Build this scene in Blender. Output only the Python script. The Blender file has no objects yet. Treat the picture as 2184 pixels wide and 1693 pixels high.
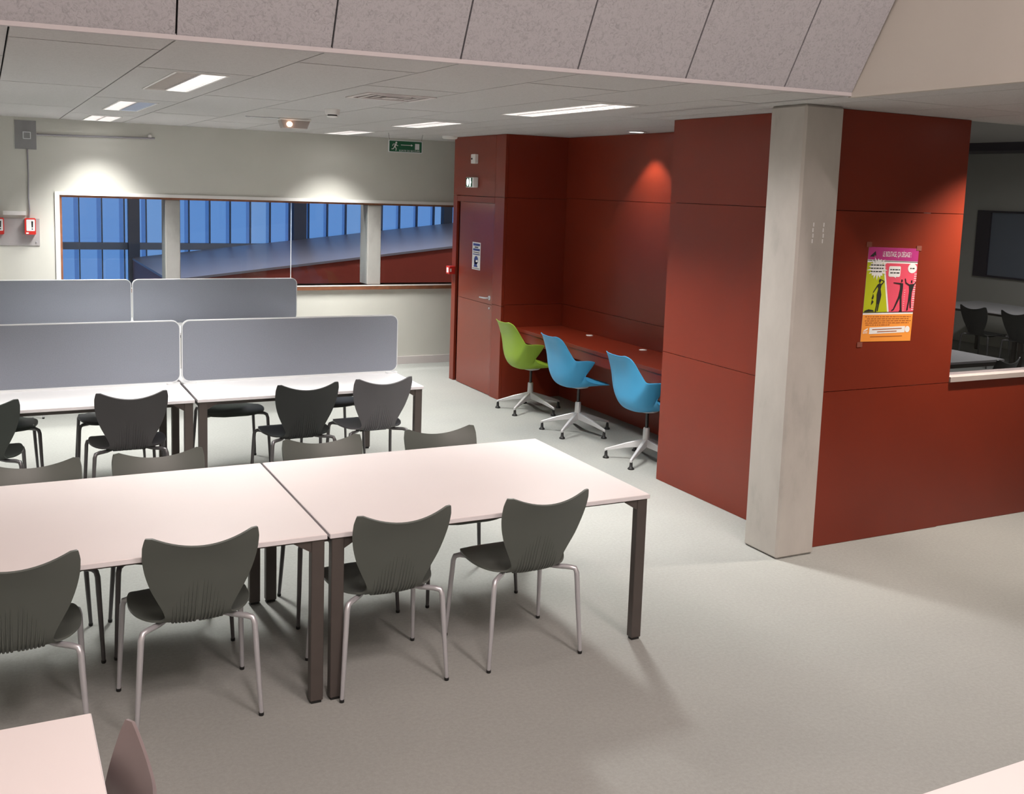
import bpy, bmesh, math, random
from mathutils import Vector, Matrix
from math import sin, cos, pi, radians
random.seed(7)
SC = bpy.context.scene
COL = SC.collection

# ------------------------------------------------------------------ camera
IMG_W, IMG_H = 2184.0, 1693.0
F_PX, CX, CY = 2221.09, 1133.46, 687.44
YAW, PITCH, ROLL, CAM_H = -0.4846, -0.1266, 0.0357, 2.1886
fwd = Vector((sin(-YAW)*cos(PITCH), cos(YAW)*cos(PITCH), sin(PITCH)))
rgt = Vector((cos(YAW), sin(YAW), 0.0))
upv = rgt.cross(fwd)
r2 = rgt*cos(ROLL) + upv*sin(ROLL)
u2 = -rgt*sin(ROLL) + upv*cos(ROLL)
cam_d = bpy.data.cameras.new('camera')
cam = bpy.data.objects.new('camera', cam_d); COL.objects.link(cam)
cam_d.sensor_fit = 'HORIZONTAL'; cam_d.sensor_width = 36.0
cam_d.lens = 36.0*F_PX/IMG_W
cam_d.shift_x = -(CX-IMG_W/2)/IMG_W
cam_d.shift_y = (CY-IMG_H/2)/IMG_W
cam_d.clip_start = 0.05
M = Matrix((( r2.x, u2.x, -fwd.x, 0), (r2.y, u2.y, -fwd.y, 0), (r2.z, u2.z, -fwd.z, CAM_H), (0, 0, 0, 1)))
cam.matrix_world = M
SC.camera = cam

# ------------------------------------------------------------------ world (dusk sky) and exposure
world = bpy.data.worlds.new('dusk_sky'); SC.world = world
world.use_nodes = True
bg = world.node_tree.nodes['Background']
bg.inputs[0].default_value = (0.175, 0.335, 0.62, 1)
bg.inputs[1].default_value = 1.45
SC.view_settings.view_transform = 'Standard'
SC.view_settings.look = 'None'
SC.view_settings.gamma = 1.0
SC.view_settings.use_curve_mapping = False
SC.view_settings.exposure = 0.0

# lamp settings used by the luminaire builders
P_CEIL = 44.0          # watts of one lit office luminaire
C_CEIL = (1.0, 0.975, 0.935)
P_VOID = 124.0          # luminaires in the high part above the viewer
C_VOID = (1.0, 0.835, 0.795)
SPREAD = radians(94)
P_THROW = 26.0          # long-axis throw of the two nearest luminaires

H = 2.74               # office ceiling height

# ------------------------------------------------------------------ materials
def nodes(name):
    m = bpy.data.materials.new(name); m.use_nodes = True
    nt = m.node_tree
    return m, nt, nt.nodes['Principled BSDF']

def mat(name, col, rough=0.5, metal=0.0, spec=0.5, var=0.0, vscale=6.0, bump=0.0, bscale=60.0, coat=0.0, emit=None, estr=0.0, col2=None, detail=4.0):
    m, nt, b = nodes(name)
    N, L = nt.nodes, nt.links
    b.inputs['Roughness'].default_value = rough
    b.inputs['Metallic'].default_value = metal
    b.inputs['Specular IOR Level'].default_value = spec
    b.inputs['Coat Weight'].default_value = coat
    b.inputs['Coat Roughness'].default_value = 0.12
    tc = N.new('ShaderNodeTexCoord')
    nz = N.new('ShaderNodeTexNoise'); nz.inputs['Scale'].default_value = vscale; nz.inputs['Detail'].default_value = detail
    L.new(tc.outputs['Object'], nz.inputs['Vector'])
    rp = N.new('ShaderNodeValToRGB')
    c = Vector(col)
    lo = col2 if col2 is not None else tuple(c*(1-var))
    rp.color_ramp.elements[0].position = 0.3; rp.color_ramp.elements[1].position = 0.7
    rp.color_ramp.elements[0].color = (*lo, 1); rp.color_ramp.elements[1].color = (*tuple(c*(1+var*0.4)), 1)
    L.new(nz.outputs['Fac'], rp.inputs['Fac']); L.new(rp.outputs['Color'], b.inputs['Base Color'])
    if bump > 0:
        n2 = N.new('ShaderNodeTexNoise'); n2.inputs['Scale'].default_value = bscale; n2.inputs['Detail'].default_value = 6
        L.new(tc.outputs['Object'], n2.inputs['Vector'])
        bp = N.new('ShaderNodeBump'); bp.inputs['Strength'].default_value = bump; bp.inputs['Distance'].default_value = 0.004
        L.new(n2.outputs['Fac'], bp.inputs['Height']); L.new(bp.outputs['Normal'], b.inputs['Normal'])
    if emit is not None:
        b.inputs['Emission Color'].default_value = (*emit, 1); b.inputs['Emission Strength'].default_value = estr
    return m

def carpet_mat():
    m, nt, b = nodes('carpet')
    N, L = nt.nodes, nt.links
    tc = N.new('ShaderNodeTexCoord')
    big = N.new('ShaderNodeTexNoise'); big.inputs['Scale'].default_value = 0.8; big.inputs['Detail'].default_value = 3
    fin = N.new('ShaderNodeTexNoise'); fin.inputs['Scale'].default_value = 130; fin.inputs['Detail'].default_value = 5; fin.inputs['Roughness'].default_value = 0.7
    fib = N.new('ShaderNodeTexNoise'); fib.inputs['Scale'].default_value = 55; fib.inputs['Detail'].default_value = 6; fib.inputs['Roughness'].default_value = 0.75
    for n in (big, fin, fib): L.new(tc.outputs['Object'], n.inputs['Vector'])
    r1 = N.new('ShaderNodeValToRGB')
    r1.color_ramp.elements[0].position = 0.3; r1.color_ramp.elements[1].position = 0.72
    r1.color_ramp.elements[0].color = (0.315, 0.325, 0.312, 1); r1.color_ramp.elements[1].color = (0.36, 0.37, 0.352, 1)
    L.new(big.outputs['Fac'], r1.inputs['Fac'])
    r2_ = N.new('ShaderNodeValToRGB')
    r2_.color_ramp.elements[0].position = 0.28; r2_.color_ramp.elements[1].position = 0.7
    r2_.color_ramp.elements[0].color = (0.86, 0.86, 0.845, 1); r2_.color_ramp.elements[1].color = (1.04, 1.04, 1.04, 1)
    L.new(fib.outputs['Fac'], r2_.inputs['Fac'])
    mx = N.new('ShaderNodeMixRGB'); mx.blend_type = 'MULTIPLY'; mx.inputs[0].default_value = 1.0
    L.new(r1.outputs['Color'], mx.inputs[1]); L.new(r2_.outputs['Color'], mx.inputs[2])
    L.new(mx.outputs['Color'], b.inputs['Base Color'])
    b.inputs['Roughness'].default_value = 0.95; b.inputs['Specular IOR Level'].default_value = 0.15
    bp = N.new('ShaderNodeBump'); bp.inputs['Strength'].default_value = 0.35; bp.inputs['Distance'].default_value = 0.003
    L.new(fin.outputs['Fac'], bp.inputs['Height']); L.new(bp.outputs['Normal'], b.inputs['Normal'])
    return m

def fibre_mat(name, c_lo, c_hi, scale=55, dist=0.006, stretch=False):
    """wood-wool / mineral fibre acoustic board"""
    m, nt, b = nodes(name)
    N, L = nt.nodes, nt.links
    tc = N.new('ShaderNodeTexCoord')
    nz = N.new('ShaderNodeTexNoise'); nz.inputs['Scale'].default_value = scale; nz.inputs['Detail'].default_value = 7
    nz.inputs['Roughness'].default_value = 0.68; nz.inputs['Distortion'].default_value = 1.6
    L.new(tc.outputs['Object'], nz.inputs['Vector'])
    rp = N.new('ShaderNodeValToRGB')
    rp.color_ramp.elements[0].position = 0.25; rp.color_ramp.elements[1].position = 0.52
    rp.color_ramp.elements[0].color = (*c_lo, 1); rp.color_ramp.elements[1].color = (*c_hi, 1)
    L.new(nz.outputs['Fac'], rp.inputs['Fac']); L.new(rp.outputs['Color'], b.inputs['Base Color'])
    b.inputs['Roughness'].default_value = 0.95; b.inputs['Specular IOR Level'].default_value = 0.1
    bp = N.new('ShaderNodeBump'); bp.inputs['Strength'].default_value = 0.5; bp.inputs['Distance'].default_value = dist
    L.new(nz.outputs['Fac'], bp.inputs['Height']); L.new(bp.outputs['Normal'], b.inputs['Normal'])
    return m

def concrete_mat(name, base):
    m, nt, b = nodes(name)
    N, L = nt.nodes, nt.links
    tc = N.new('ShaderNodeTexCoord')
    mp = N.new('ShaderNodeMapping'); mp.inputs['Scale'].default_value = (1, 1, 0.45)
    L.new(tc.outputs['Object'], mp.inputs['Vector'])
    n1 = N.new('ShaderNodeTexNoise'); n1.inputs['Scale'].default_value = 3.2; n1.inputs['Detail'].default_value = 8; n1.inputs['Roughness'].default_value = 0.62
    n2 = N.new('ShaderNodeTexNoise'); n2.inputs['Scale'].default_value = 45; n2.inputs['Detail'].default_value = 5
    L.new(mp.outputs['Vector'], n1.inputs['Vector']); L.new(tc.outputs['Object'], n2.inputs['Vector'])
    rp = N.new('ShaderNodeValToRGB'); c = Vector(base)
    e = rp.color_ramp.elements
    e[0].position = 0.25; e[0].color = (*tuple(c*0.74), 1); e[1].position = 0.68; e[1].color = (*tuple(c*1.08), 1)
    k = e.new(0.42); k.color = (*tuple(c*0.95), 1)
    L.new(n1.outputs['Fac'], rp.inputs['Fac'])
    L.new(rp.outputs['Color'], b.inputs['Base Color'])
    b.inputs['Roughness'].default_value = 0.75; b.inputs['Specular IOR Level'].default_value = 0.3
    bp = N.new('ShaderNodeBump'); bp.inputs['Strength'].default_value = 0.15; bp.inputs['Distance'].default_value = 0.002
    L.new(n2.outputs['Fac'], bp.inputs['Height']); L.new(bp.outputs['Normal'], b.inputs['Normal'])
    return m

def glass_mat(name, tint=(0.93, 0.96, 0.97), ior=1.5, boost=1.0):
    m = bpy.data.materials.new(name); m.use_nodes = True
    nt = m.node_tree; N, L = nt.nodes, nt.links
    N.remove(N['Principled BSDF'])
    out = N['Material Output']
    tr = N.new('ShaderNodeBsdfTransparent'); tr.inputs[0].default_value = (*tint, 1)
    gl = N.new('ShaderNodeBsdfGlossy'); gl.inputs['Roughness'].default_value = 0.02
    fr = N.new('ShaderNodeFresnel'); fr.inputs['IOR'].default_value = ior
    mu = N.new('ShaderNodeMath'); mu.operation = 'MULTIPLY'; mu.inputs[1].default_value = boost; mu.use_clamp = True
    mx = N.new('ShaderNodeMixShader')
    ge = N.new('ShaderNodeNewGeometry')                      # only the entry face reflects, so a thin pane never traps light
    iv = N.new('ShaderNodeMath'); iv.operation = 'SUBTRACT'; iv.inputs[0].default_value = 1.0
    m2 = N.new('ShaderNodeMath'); m2.operation = 'MULTIPLY'
    L.new(ge.outputs['Backfacing'], iv.inputs[1])
    L.new(fr.outputs[0], mu.inputs[0]); L.new(mu.outputs[0], m2.inputs[0]); L.new(iv.outputs[0], m2.inputs[1]); L.new(m2.outputs[0], mx.inputs[0])
    L.new(tr.outputs[0], mx.inputs[1]); L.new(gl.outputs[0], mx.inputs[2]); L.new(mx.outputs[0], out.inputs[0])
    return m

def emit_mat(name, col, s):
    m = bpy.data.materials.new(name); m.use_nodes = True
    nt = m.node_tree; N, L = nt.nodes, nt.links
    N.remove(N['Principled BSDF'])
    e = N.new('ShaderNodeEmission'); e.inputs[0].default_value = (*col, 1); e.inputs[1].default_value = s
    L.new(e.outputs[0], N['Material Output'].inputs[0])
    return m

MT = dict(
    carpet=carpet_mat(),
    ceil=fibre_mat('ceiling_board', (0.40, 0.395, 0.388), (0.53, 0.525, 0.52), 60, 0.003),
    slope=fibre_mat('wood_wool_board', (0.30, 0.296, 0.315), (0.47, 0.465, 0.495), 46, 0.008),
    dark=mat('dark_void', (0.012, 0.011, 0.011), 0.9),
    plaster=mat('cream_plaster', (0.60, 0.60, 0.55), 0.85, var=0.04, vscale=2, bump=0.05, bscale=90, spec=0.2),
    beige=mat('beige_paint', (0.53, 0.50, 0.455), 0.85, var=0.03, vscale=2, bump=0.04, bscale=90, spec=0.2),
    white=mat('white_paint', (0.80, 0.79, 0.77), 0.5, var=0.02),
    sillstone=mat('pinkish_sill', (0.44, 0.385, 0.365), 0.6, var=0.03),
    trimlilac=mat('lilac_edge_trim', (0.47, 0.44, 0.455), 0.7, var=0.03),
    trimgrey=mat('pale_edge_trim', (0.62, 0.58, 0.57), 0.6, var=0.03),
    red=mat('red_lacquered_board', (0.205, 0.0245, 0.0092), 0.36, var=0.10, vscale=1.4, coat=0.0, spec=0.5, bump=0.012, bscale=25),
    redcore=mat('red_board_core', (0.05, 0.008, 0.005), 0.7),
    door=mat('red_door_leaf', (0.215, 0.033, 0.016), 0.24, var=0.06, vscale=1.2, spec=0.5),
    concrete=concrete_mat('fair_faced_concrete', (0.50, 0.475, 0.44)),
    glass=glass_mat('clear_glass', boost=1.3),
    glassroom=glass_mat('side_room_glass', (0.88, 0.88, 0.9), boost=1.0),
    uglass=glass_mat('channel_glass', (0.72, 0.78, 0.86), boost=1.0),
    uglass2=glass_mat('channel_glass_pale', (0.80, 0.82, 0.86), boost=1.0),
    mullion=mat('dark_blue_mullion', (0.045, 0.06, 0.10), 0.5),
    transom=mat('grey_blue_transom', (0.16, 0.19, 0.26), 0.5),
    concrete2=concrete_mat('grey_concrete', (0.36, 0.355, 0.335)),
    brownwood=mat('brown_window_timber', (0.22, 0.085, 0.04), 0.5, var=0.25, vscale=14),
    rampgrey=mat('grey_ramp_top', (0.18, 0.17, 0.20), 0.35, var=0.05),
    rampred=mat('ramp_red', (0.23, 0.033, 0.02), 0.5, var=0.05),
    top=mat('laminate_top_warm_lit', (0.76, 0.695, 0.685), 0.42, var=0.015, vscale=3, spec=0.4),  # pinkish cast of the warm lamps is put into this base colour
    topcool=mat('white_laminate_top', (0.82, 0.815, 0.83), 0.40, var=0.015, vscale=3, spec=0.4),
    edge=mat('laminate_edge', (0.74, 0.71, 0.73), 0.5),
    legbrown=mat('bronze_brown_steel', (0.088, 0.074, 0.068), 0.45, 0.25, var=0.08, vscale=8),
    screen=mat('grey_felt_screen', (0.27, 0.288, 0.335), 0.95, var=0.07, vscale=160, bump=0.2, bscale=240, spec=0.1),
    rim=mat('pale_screen_edge', (0.72, 0.74, 0.76), 0.6),
    clamp=mat('white_clamp', (0.82, 0.83, 0.84), 0.35),
    chair=mat('grey_green_shell', (0.103, 0.116, 0.104), 0.42, var=0.03, bump=0.03, bscale=300, spec=0.45),
    chairblack=mat('black_shell', (0.022, 0.024, 0.024), 0.42, var=0.03, spec=0.4),
    chaircharcoal=mat('charcoal_shell', (0.055, 0.052, 0.056), 0.42, var=0.03, spec=0.45),
    chairgrey=mat('slate_grey_shell', (0.115, 0.112, 0.122), 0.42, var=0.03, spec=0.45),
    chairgreen=mat('dark_green_shell', (0.032, 0.040, 0.035), 0.38, var=0.03, spec=0.5),
    chairmauve=mat('mauve_grey_shell', (0.215, 0.170, 0.170), 0.42, var=0.03, spec=0.4),
    steel=mat('satin_steel', (0.60, 0.60, 0.635), 0.36, 0.55, var=0.04),
    steeldark=mat('grey_lacquered_steel', (0.13, 0.125, 0.13), 0.35, 0.6, var=0.04),
    rubber=mat('black_rubber', (0.012, 0.012, 0.012), 0.55),
    green=mat('green_shell', (0.27, 0.42, 0.035), 0.42, var=0.03, spec=0.4),
    blue=mat('sky_blue_shell', (0.055, 0.34, 0.62), 0.42, var=0.03, spec=0.4),
    alu=mat('pale_aluminium', (0.66, 0.66, 0.67), 0.38, 0.35, var=0.03),
    gas=mat('dark_gas_tube', (0.05, 0.05, 0.052), 0.3, 0.7),
    redplastic=mat('red_plastic', (0.55, 0.022, 0.015), 0.4),
    label=mat('white_label', (0.83, 0.83, 0.83), 0.55),
    ink=mat('black_ink', (0.012, 0.010, 0.010), 0.6),
    greyplate=mat('grey_metal_plate', (0.26, 0.26, 0.265), 0.5, 0.2, var=0.05),
    mauveplate=mat('mauve_grey_plate', (0.38, 0.36, 0.36), 0.5, 0.1, var=0.05),
    exitgreen=mat('exit_green', (0.006, 0.10, 0.045), 0.45),
    lampon=emit_mat('lit_tube', (1.0, 0.965, 0.94), 4.0),
    lampblue=emit_mat('lit_tube_cool', (0.55, 0.72, 1.0), 1.1),
    lampwarm=emit_mat('glowing_filament', (1.0, 0.62, 0.42), 4.5),
    pictolit=emit_mat('lit_pictogram', (0.9, 1.0, 0.95), 1.5),
    louvre=mat('silver_louvre', (0.55, 0.53, 0.52), 0.35, 0.5),
    louvredark=mat('unlit_louvre', (0.62, 0.60, 0.58), 0.5, 0.1),
    lampcover=mat('frosted_cover', (0.46, 0.41, 0.385), 0.3),
    wire=mat('thin_wire', (0.12, 0.12, 0.12), 0.5),
    cable=mat('grey_cable', (0.30, 0.29, 0.31), 0.6),
    paperblue=mat('notice_blue', (0.035, 0.06, 0.26), 0.6),
    magenta=mat('poster_magenta', (0.46, 0.035, 0.21), 0.45),
    pink=mat('poster_pink', (0.80, 0.09, 0.15), 0.45),
    lime=mat('poster_lime', (0.47, 0.52, 0.012), 0.45),
    orange=mat('poster_orange', (0.90, 0.33, 0.055), 0.45),
    brownink=mat('poster_brown_print', (0.36, 0.10, 0.02), 0.5),
    tape=mat('clear_tape', (0.26, 0.09, 0.065), 0.25),
    panelblue=mat('pale_blue_pane', (0.20, 0.24, 0.31), 0.25),
    framedark=mat('dark_frame', (0.035, 0.03, 0.05), 0.5),
)
MT['legdark'] = MT['legbrown']

# ------------------------------------------------------------------ mesh helpers
class MB:
    def __init__(self): self.v, self.f, self.s = [], [], []
    def add(self, vs, fs, smooth=False):
        o = len(self.v); self.v += [tuple(x) for x in vs]
        for q in fs: self.f.append([o+i for i in q]); self.s.append(smooth)
        return self
    def box(self, x0, x1, y0, y1, z0, z1):
        vs = [(x, y, z) for z in (z0, z1) for y in (y0, y1) for x in (x0, x1)]
        return self.add(vs, [(0, 2, 3, 1), (4, 5, 7, 6), (0, 1, 5, 4), (2, 6, 7, 3), (0, 4, 6, 2), (1, 3, 7, 5)])
    def prism(self, poly, z0, z1, axis='z'):
        """poly = list of 2D points counter-clockwise; extruded along axis"""
        n = len(poly)
        def P(a, b, c):
            return {'z': (a, b, c), 'y': (a, c, b), 'x': (c, a, b)}[axis]
        vs = [P(a, b, z0) for a, b in poly] + [P(a, b, z1) for a, b in poly]
        fs = [list(range(n))[::-1], list(range(n, 2*n))] + [(i, (i+1) % n, n+(i+1) % n, n+i) for i in range(n)]
        return self.add(vs, fs)
    def tube(self, pts, rad, n=10, cap=True, squash=None):
        pts = [Vector(p) for p in pts]
        if not isinstance(rad, (list, tuple)): rad = [rad]*len(pts)
        vs, fs = [], []
        prev = None
        for i, p in enumerate(pts):
            d = (pts[min(i+1, len(pts)-1)]-pts[max(i-1, 0)]).normalized()
            if prev is None:
                a = Vector((0, 0, 1)) if abs(d.z) < 0.9 else Vector((1, 0, 0))
                e1 = d.cross(a).normalized()
            else:
                e1 = (prev - d*prev.dot(d)).normalized()
            prev = e1; e2 = d.cross(e1)
            for k in range(n):
                t = 2*pi*k/n
                vs.append(p + (e1*cos(t)+e2*sin(t))*rad[i])
        for i in range(len(pts)-1):
            for k in range(n):
                a, b = i*n+k, i*n+(k+1) % n
                fs.append((a, b, b+n, a+n))
        self.add(vs, fs, True)
        if cap:
            self.add(vs[:n], [list(range(n))[::-1]]); self.add(vs[-n:], [list(range(n))])
        return self
    def lathe(self, prof, n=20, at=(0, 0, 0)):
        vs = [(at[0]+r*cos(2*pi*k/n), at[1]+r*sin(2*pi*k/n), at[2]+z) for r, z in prof for k in range(n)]
        fs = [(i*n+k, i*n+(k+1) % n, (i+1)*n+(k+1) % n, (i+1)*n+k) for i in range(len(prof)-1) for k in range(n)]
        self.add(vs, fs, True)
        self.add(vs[:n], [list(range(n))[::-1]]); self.add(vs[-n:], [list(range(n))])
        return self
    def mesh(self, name):
        me = bpy.data.meshes.new(name)
        me.from_pydata(self.v, [], self.f)
        me.polygons.foreach_set('use_smooth', self.s)
        me.update()
        return me
    def build(self, name, m, parent=None, bevel=0.0, loc=None, fix=True):
        me = self.mesh(name)
        if fix or bevel:
            bm = bmesh.new(); bm.from_mesh(me)
            bmesh.ops.recalc_face_normals(bm, faces=bm.faces)
            if bevel:
                bmesh.ops.remove_doubles(bm, verts=bm.verts, dist=1e-6)
                bmesh.ops.bevel(bm, geom=list(bm.edges), offset=bevel, segments=1, affect='EDGES', clamp_overlap=True)
            bm.to_mesh(me); bm.free()
        me.materials.append(MT[m] if isinstance(m, str) else m)
        o = bpy.data.objects.new(name, me); COL.objects.link(o)
        if parent is not None: o.parent = parent
        if loc: o.location = loc
        return o

def link_mesh(name, me, parent=None, loc=(0, 0, 0)):
    o = bpy.data.objects.new(name, me); COL.objects.link(o)
    if parent is not None: o.parent = parent
    o.location = loc
    return o

def empty(name, loc=(0, 0, 0), rz=0.0):
    o = bpy.data.objects.new(name, None); COL.objects.link(o)
    o.location = loc; o.rotation_euler = (0, 0, rz); o.empty_display_size = 0.1
    return o

def tag(o, label, cat, group=None):
    o['label'] = label; o['category'] = cat
    if group: o['group'] = group
    return o

def struct(o):
    o['kind'] = 'structure'; return o

def copy_tree(o, parent=None):
    c = o.copy(); COL.objects.link(c); c.parent = parent
    for ch in list(o.children): copy_tree(ch, c)
    return c

def rbox(name, x0, x1, y0, y1, z0, z1, m, parent=None, bevel=0.0):
    return MB().box(x0, x1, y0, y1, z0, z1).build(name, m, parent, bevel)

def round_rect(w0, w1, h0, h1, r, n=6):
    pts = []
    for cx, cy, a0 in ((w1-r, h0+r, -90), (w1-r, h1-r, 0), (w0+r, h1-r, 90), (w0+r, h0+r, 180)):
        for k in range(n+1):
            a = radians(a0+90*k/n); pts.append((cx+r*cos(a), cy+r*sin(a)))
    return pts

def text(body, size, m, parent, mw, name='lettering', align='CENTER', sx=1.0):
    cu = bpy.data.curves.new(name, 'FONT'); cu.body = body; cu.size = size
    cu.align_x = align; cu.align_y = 'CENTER'; cu.extrude = 0.0003
    t = bpy.data.objects.new(name, cu)
    me = bpy.data.meshes.new_from_object(t)
    bpy.data.objects.remove(t)
    me.materials.clear(); me.materials.append(MT[m])
    o = bpy.data.objects.new(name, me); COL.objects.link(o)
    if parent is not None: o.parent = parent
    o.matrix_local = mw @ Matrix.Diagonal((sx, 1, 1, 1))
    return o

# ================================================================== SETTING
# floor
f = rbox('floor', -3.6, 14.2, -3.2, 17.4, -0.2, 0.0, 'carpet'); struct(f)

# ---------------- void over the viewer: skewed rectangle
CORN = Vector((4.05, 4.18))
ED = Vector((-0.9963, 0.0862)); ED.normalize()          # along the soffit edge, to the left
WD = Vector((-0.043, -1.0)); WD.normalize()             # along the right side of the void
def y_edge(x): return CORN.y + (CORN.x-x)*(0.0862/0.9963)
def x_side(y): return CORN.x + (y-CORN.y)*0.043

# ---------------- ceiling: acoustic boards, each its own piece
ceil = struct(empty('ceiling', (0, 0, H)))
PW = 0.605
lights_left = [(5.85, 7.15), (8.45, 9.70), (10.80, 11.80)]
lights_right = [(5.68, 7.12), (8.42, 9.50), (10.78, 11.70)]
lights_west = [(5.85, 7.15), (8.45, 9.70)]
GAP = 0.004
GY = 0.010
def ceiling_panel(poly, hole=None):
    """poly: 4 corners ccw (bottom-left, bottom-right, top-right, top-left); hole = (x0,x1,y0,y1)"""
    cx = sum(p[0] for p in poly)/4; cy = sum(p[1] for p in poly)/4
    mb = MB()
    if hole is None:
        mb.prism([(a-cx, b-cy) for a, b in poly], 0.0, 0.02)
    else:
        hx0, hx1, hy0, hy1 = hole
        hp = [(hx0, hy0), (hx1, hy0), (hx1, hy1), (hx0, hy1)]
        for k in range(4):
            q = [poly[k], poly[(k+1) % 4], hp[(k+1) % 4], hp[k]]
            mb.prism([(a-cx, b-cy) for a, b in q], 0.0, 0.02)
    return mb.build('ceiling_panel', 'ceil', ceil, loc=(cx, cy, 0))
for k in range(-6, 7):
    x0, x1 = 0.10+PW*k+GAP, 0.10+PW*(k+1)-GAP
    if k == 6: x1 = CORN.x+0.02
    lrow = {1: lights_left, 5: lights_right, -3: lights_west}.get(k)
    if k % 2 != 0:
        ys = [5.76, 8.20, 10.55, 12.0] if k != 5 else [5.60, 8.20, 10.55, 12.0]
    else:
        ys = [4.93, 7.33, 9.73, 12.0]
    prev = (y_edge(x0)+0.004, y_edge(x1)+0.004)
    for yy in ys:
        hole = None
        if lrow:
            for (a, b) in lrow:
                if prev[0] <= a and b <= yy:
                    lx = {1: (0.905, 1.19), 5: (3.425, 3.705), -3: (-1.52, -1.235)}[k]
                    hole = (lx[0], lx[1], a, b)
        if k == 3 and prev[0] < 6.3 < yy: hole = (2.08, 2.52, 6.17, 6.62)
        ceiling_panel([(x0, prev[0]+GY), (x1, prev[1]+GY), (x1, yy-GY), (x0, yy-GY)], hole)
        prev = (yy, yy)
# right-hand low ceiling: narrow first column beside the void, then full columns
ys = [-3.0, -0.6, 1.8, 4.2, 6.6, 9.0, 12.0]
for ya, yb in zip(ys[:-1], ys[1:]):
    xl = (lambda q: x_side(q)+0.004 if q <= 4.2 else CORN.x+0.027)
    ceiling_panel([(xl(ya), ya+GAP), (4.335-GAP, ya+GAP), (4.335-GAP, yb-GAP), (xl(yb) if ya < 4.2 else xl(ya), yb-GAP)])
for k in range(8):
    xa, xb = 4.335+PW*k+GAP, 4.335+PW*(k+1)-GAP
    yl = [-3.0, -0.6, 1.8, 4.2, 6.6, 9.0, 12.0] if xa < 5.5 else [-3.0, -0.6, 1.8, 4.2, 4.84]
    for ya, yb in zip(yl[:-1], yl[1:]):
        hole = None
        ceiling_panel([(xa, ya+GAP), (xb, ya+GAP), (xb, yb-GAP), (xa, yb-GAP)], hole)
# dark plenum deck above the boards
mb = MB()
mb.prism([(-3.6, y_edge(-3.6)+0.12), (CORN.x+0.06, CORN.y+0.12), (x_side(-3.2)+0.06, -3.2), (9.2, -3.2), (9.2, 4.84), (5.5, 4.84), (5.5, 9.6), (6.98, 9.6), (6.98, 12.1), (-3.6, 12.1)], H+0.14, H+0.16)
struct(mb.build('ceiling', 'dark'))

# ---------------- sloping soffit of wood-wool boards above the edge
TH = radians(57.5)
NH = Vector((-ED.y, ED.x))          # towards the viewer
if NH.y > 0: NH = -NH
SD = Vector((NH.x*cos(TH), NH.y*cos(TH), sin(TH)))
SLEN = 4.5
slope = struct(empty('wall_soffit', (CORN.x, CORN.y, H)))
cuts = [0.0, 0.43, 1.01, 1.59, 2.165, 2.74, 3.365, 4.0, 4.6, 5.2, 5.8, 6.4, 7.0, 7.66]
nrm = Vector((ED.x, ED.y, 0)).cross(SD).normalized()
for a, b in zip(cuts[:-1], cuts[1:]):
    a2, b2 = a+0.004, b-0.004
    mb = MB()
    E3 = Vector((ED.x, ED.y, 0))
    # the first board follows the skew of the side wall
    top_off = Vector((0, 0, 0))
    c = []
    for s_, l in ((a2, 0.012), (b2, 0.012), (b2, SLEN), (a2, SLEN)):
        c.append(E3*s_ + SD*l)
    vs = [p for p in c] + [p - nrm*0.03*(1 if nrm.z > 0 else -1)*-1 for p in c]
    mb.add(vs, [(0, 1, 2, 3), (7, 6, 5, 4), (0, 4, 5, 1), (1, 5, 6, 2), (2, 6, 7, 3), (3, 7, 4, 0)])
    mb.build('soffit_board', 'slope', slope)
up_n = nrm if nrm.z > 0 else -nrm
mb = MB()
q = [Vector((CORN.x, CORN.y, H)) + Vector((ED.x, ED.y, 0))*s_ + SD*l + up_n*0.04 for s_, l in ((-0.02, 0), (7.7, 0), (7.7, SLEN+0.1), (-0.02, SLEN+0.1))]
mb.add(q + [p+up_n*0.02 for p in q], [(0, 1, 2, 3), (7, 6, 5, 4), (0, 4, 5, 1), (1, 5, 6, 2), (2, 6, 7, 3), (3, 7, 4, 0)])
mb.build('backing_board', 'dark', slope).matrix_parent_inverse = Matrix.Translation(-Vector((CORN.x, CORN.y, H)))
# pale edge strip at the foot of the slope
mb = MB()
e0 = CORN - NH*0.0 ; e1 = CORN + ED*7.7
mb.prism([tuple(e0 + NH*0.012), tuple(e0 - NH*0.02), tuple(e1 - NH*0.02), tuple(e1 + NH*0.012)], H-0.006, H+0.012)
struct(mb.build('trim_1', 'trimlilac'))
# side of the void (beige), high ceiling, outer walls
mb = MB()
s0 = Vector((x_side(4.19), 4.19)); s1 = Vector((x_side(-3.2), -3.2))
mb.prism([tuple(s0), tuple(s1), (s1.x+0.1, s1.y), (s0.x+0.1, s0.y)], H+0.012, 6.65)
struct(mb.build('wall_void', 'beige'))
mb = MB()
mb.prism([(s0.x-0.008, s0.y), (s1.x-0.008, s1.y), (s1.x+0.03, s1.y), (s0.x+0.03, s0.y)], H-0.012, H+0.014)
struct(mb.build('trim_2', 'beige'))
struct(rbox('ceiling', -3.6, 4.2, -3.2, 4.6, 6.5, 6.6, 'beige'))
struct(rbox('wall_left', -3.7, -3.55, -3.2, 17.4, 0, 6.6, 'plaster'))
struct(rbox('wall_back', -3.6, 9.2, -3.3, -3.15, 0, 6.6, 'plaster'))
struct(rbox('wall_right', 9.1, 9.25, -3.2, 4.8, 0, H+0.1, 'plaster'))

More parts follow.
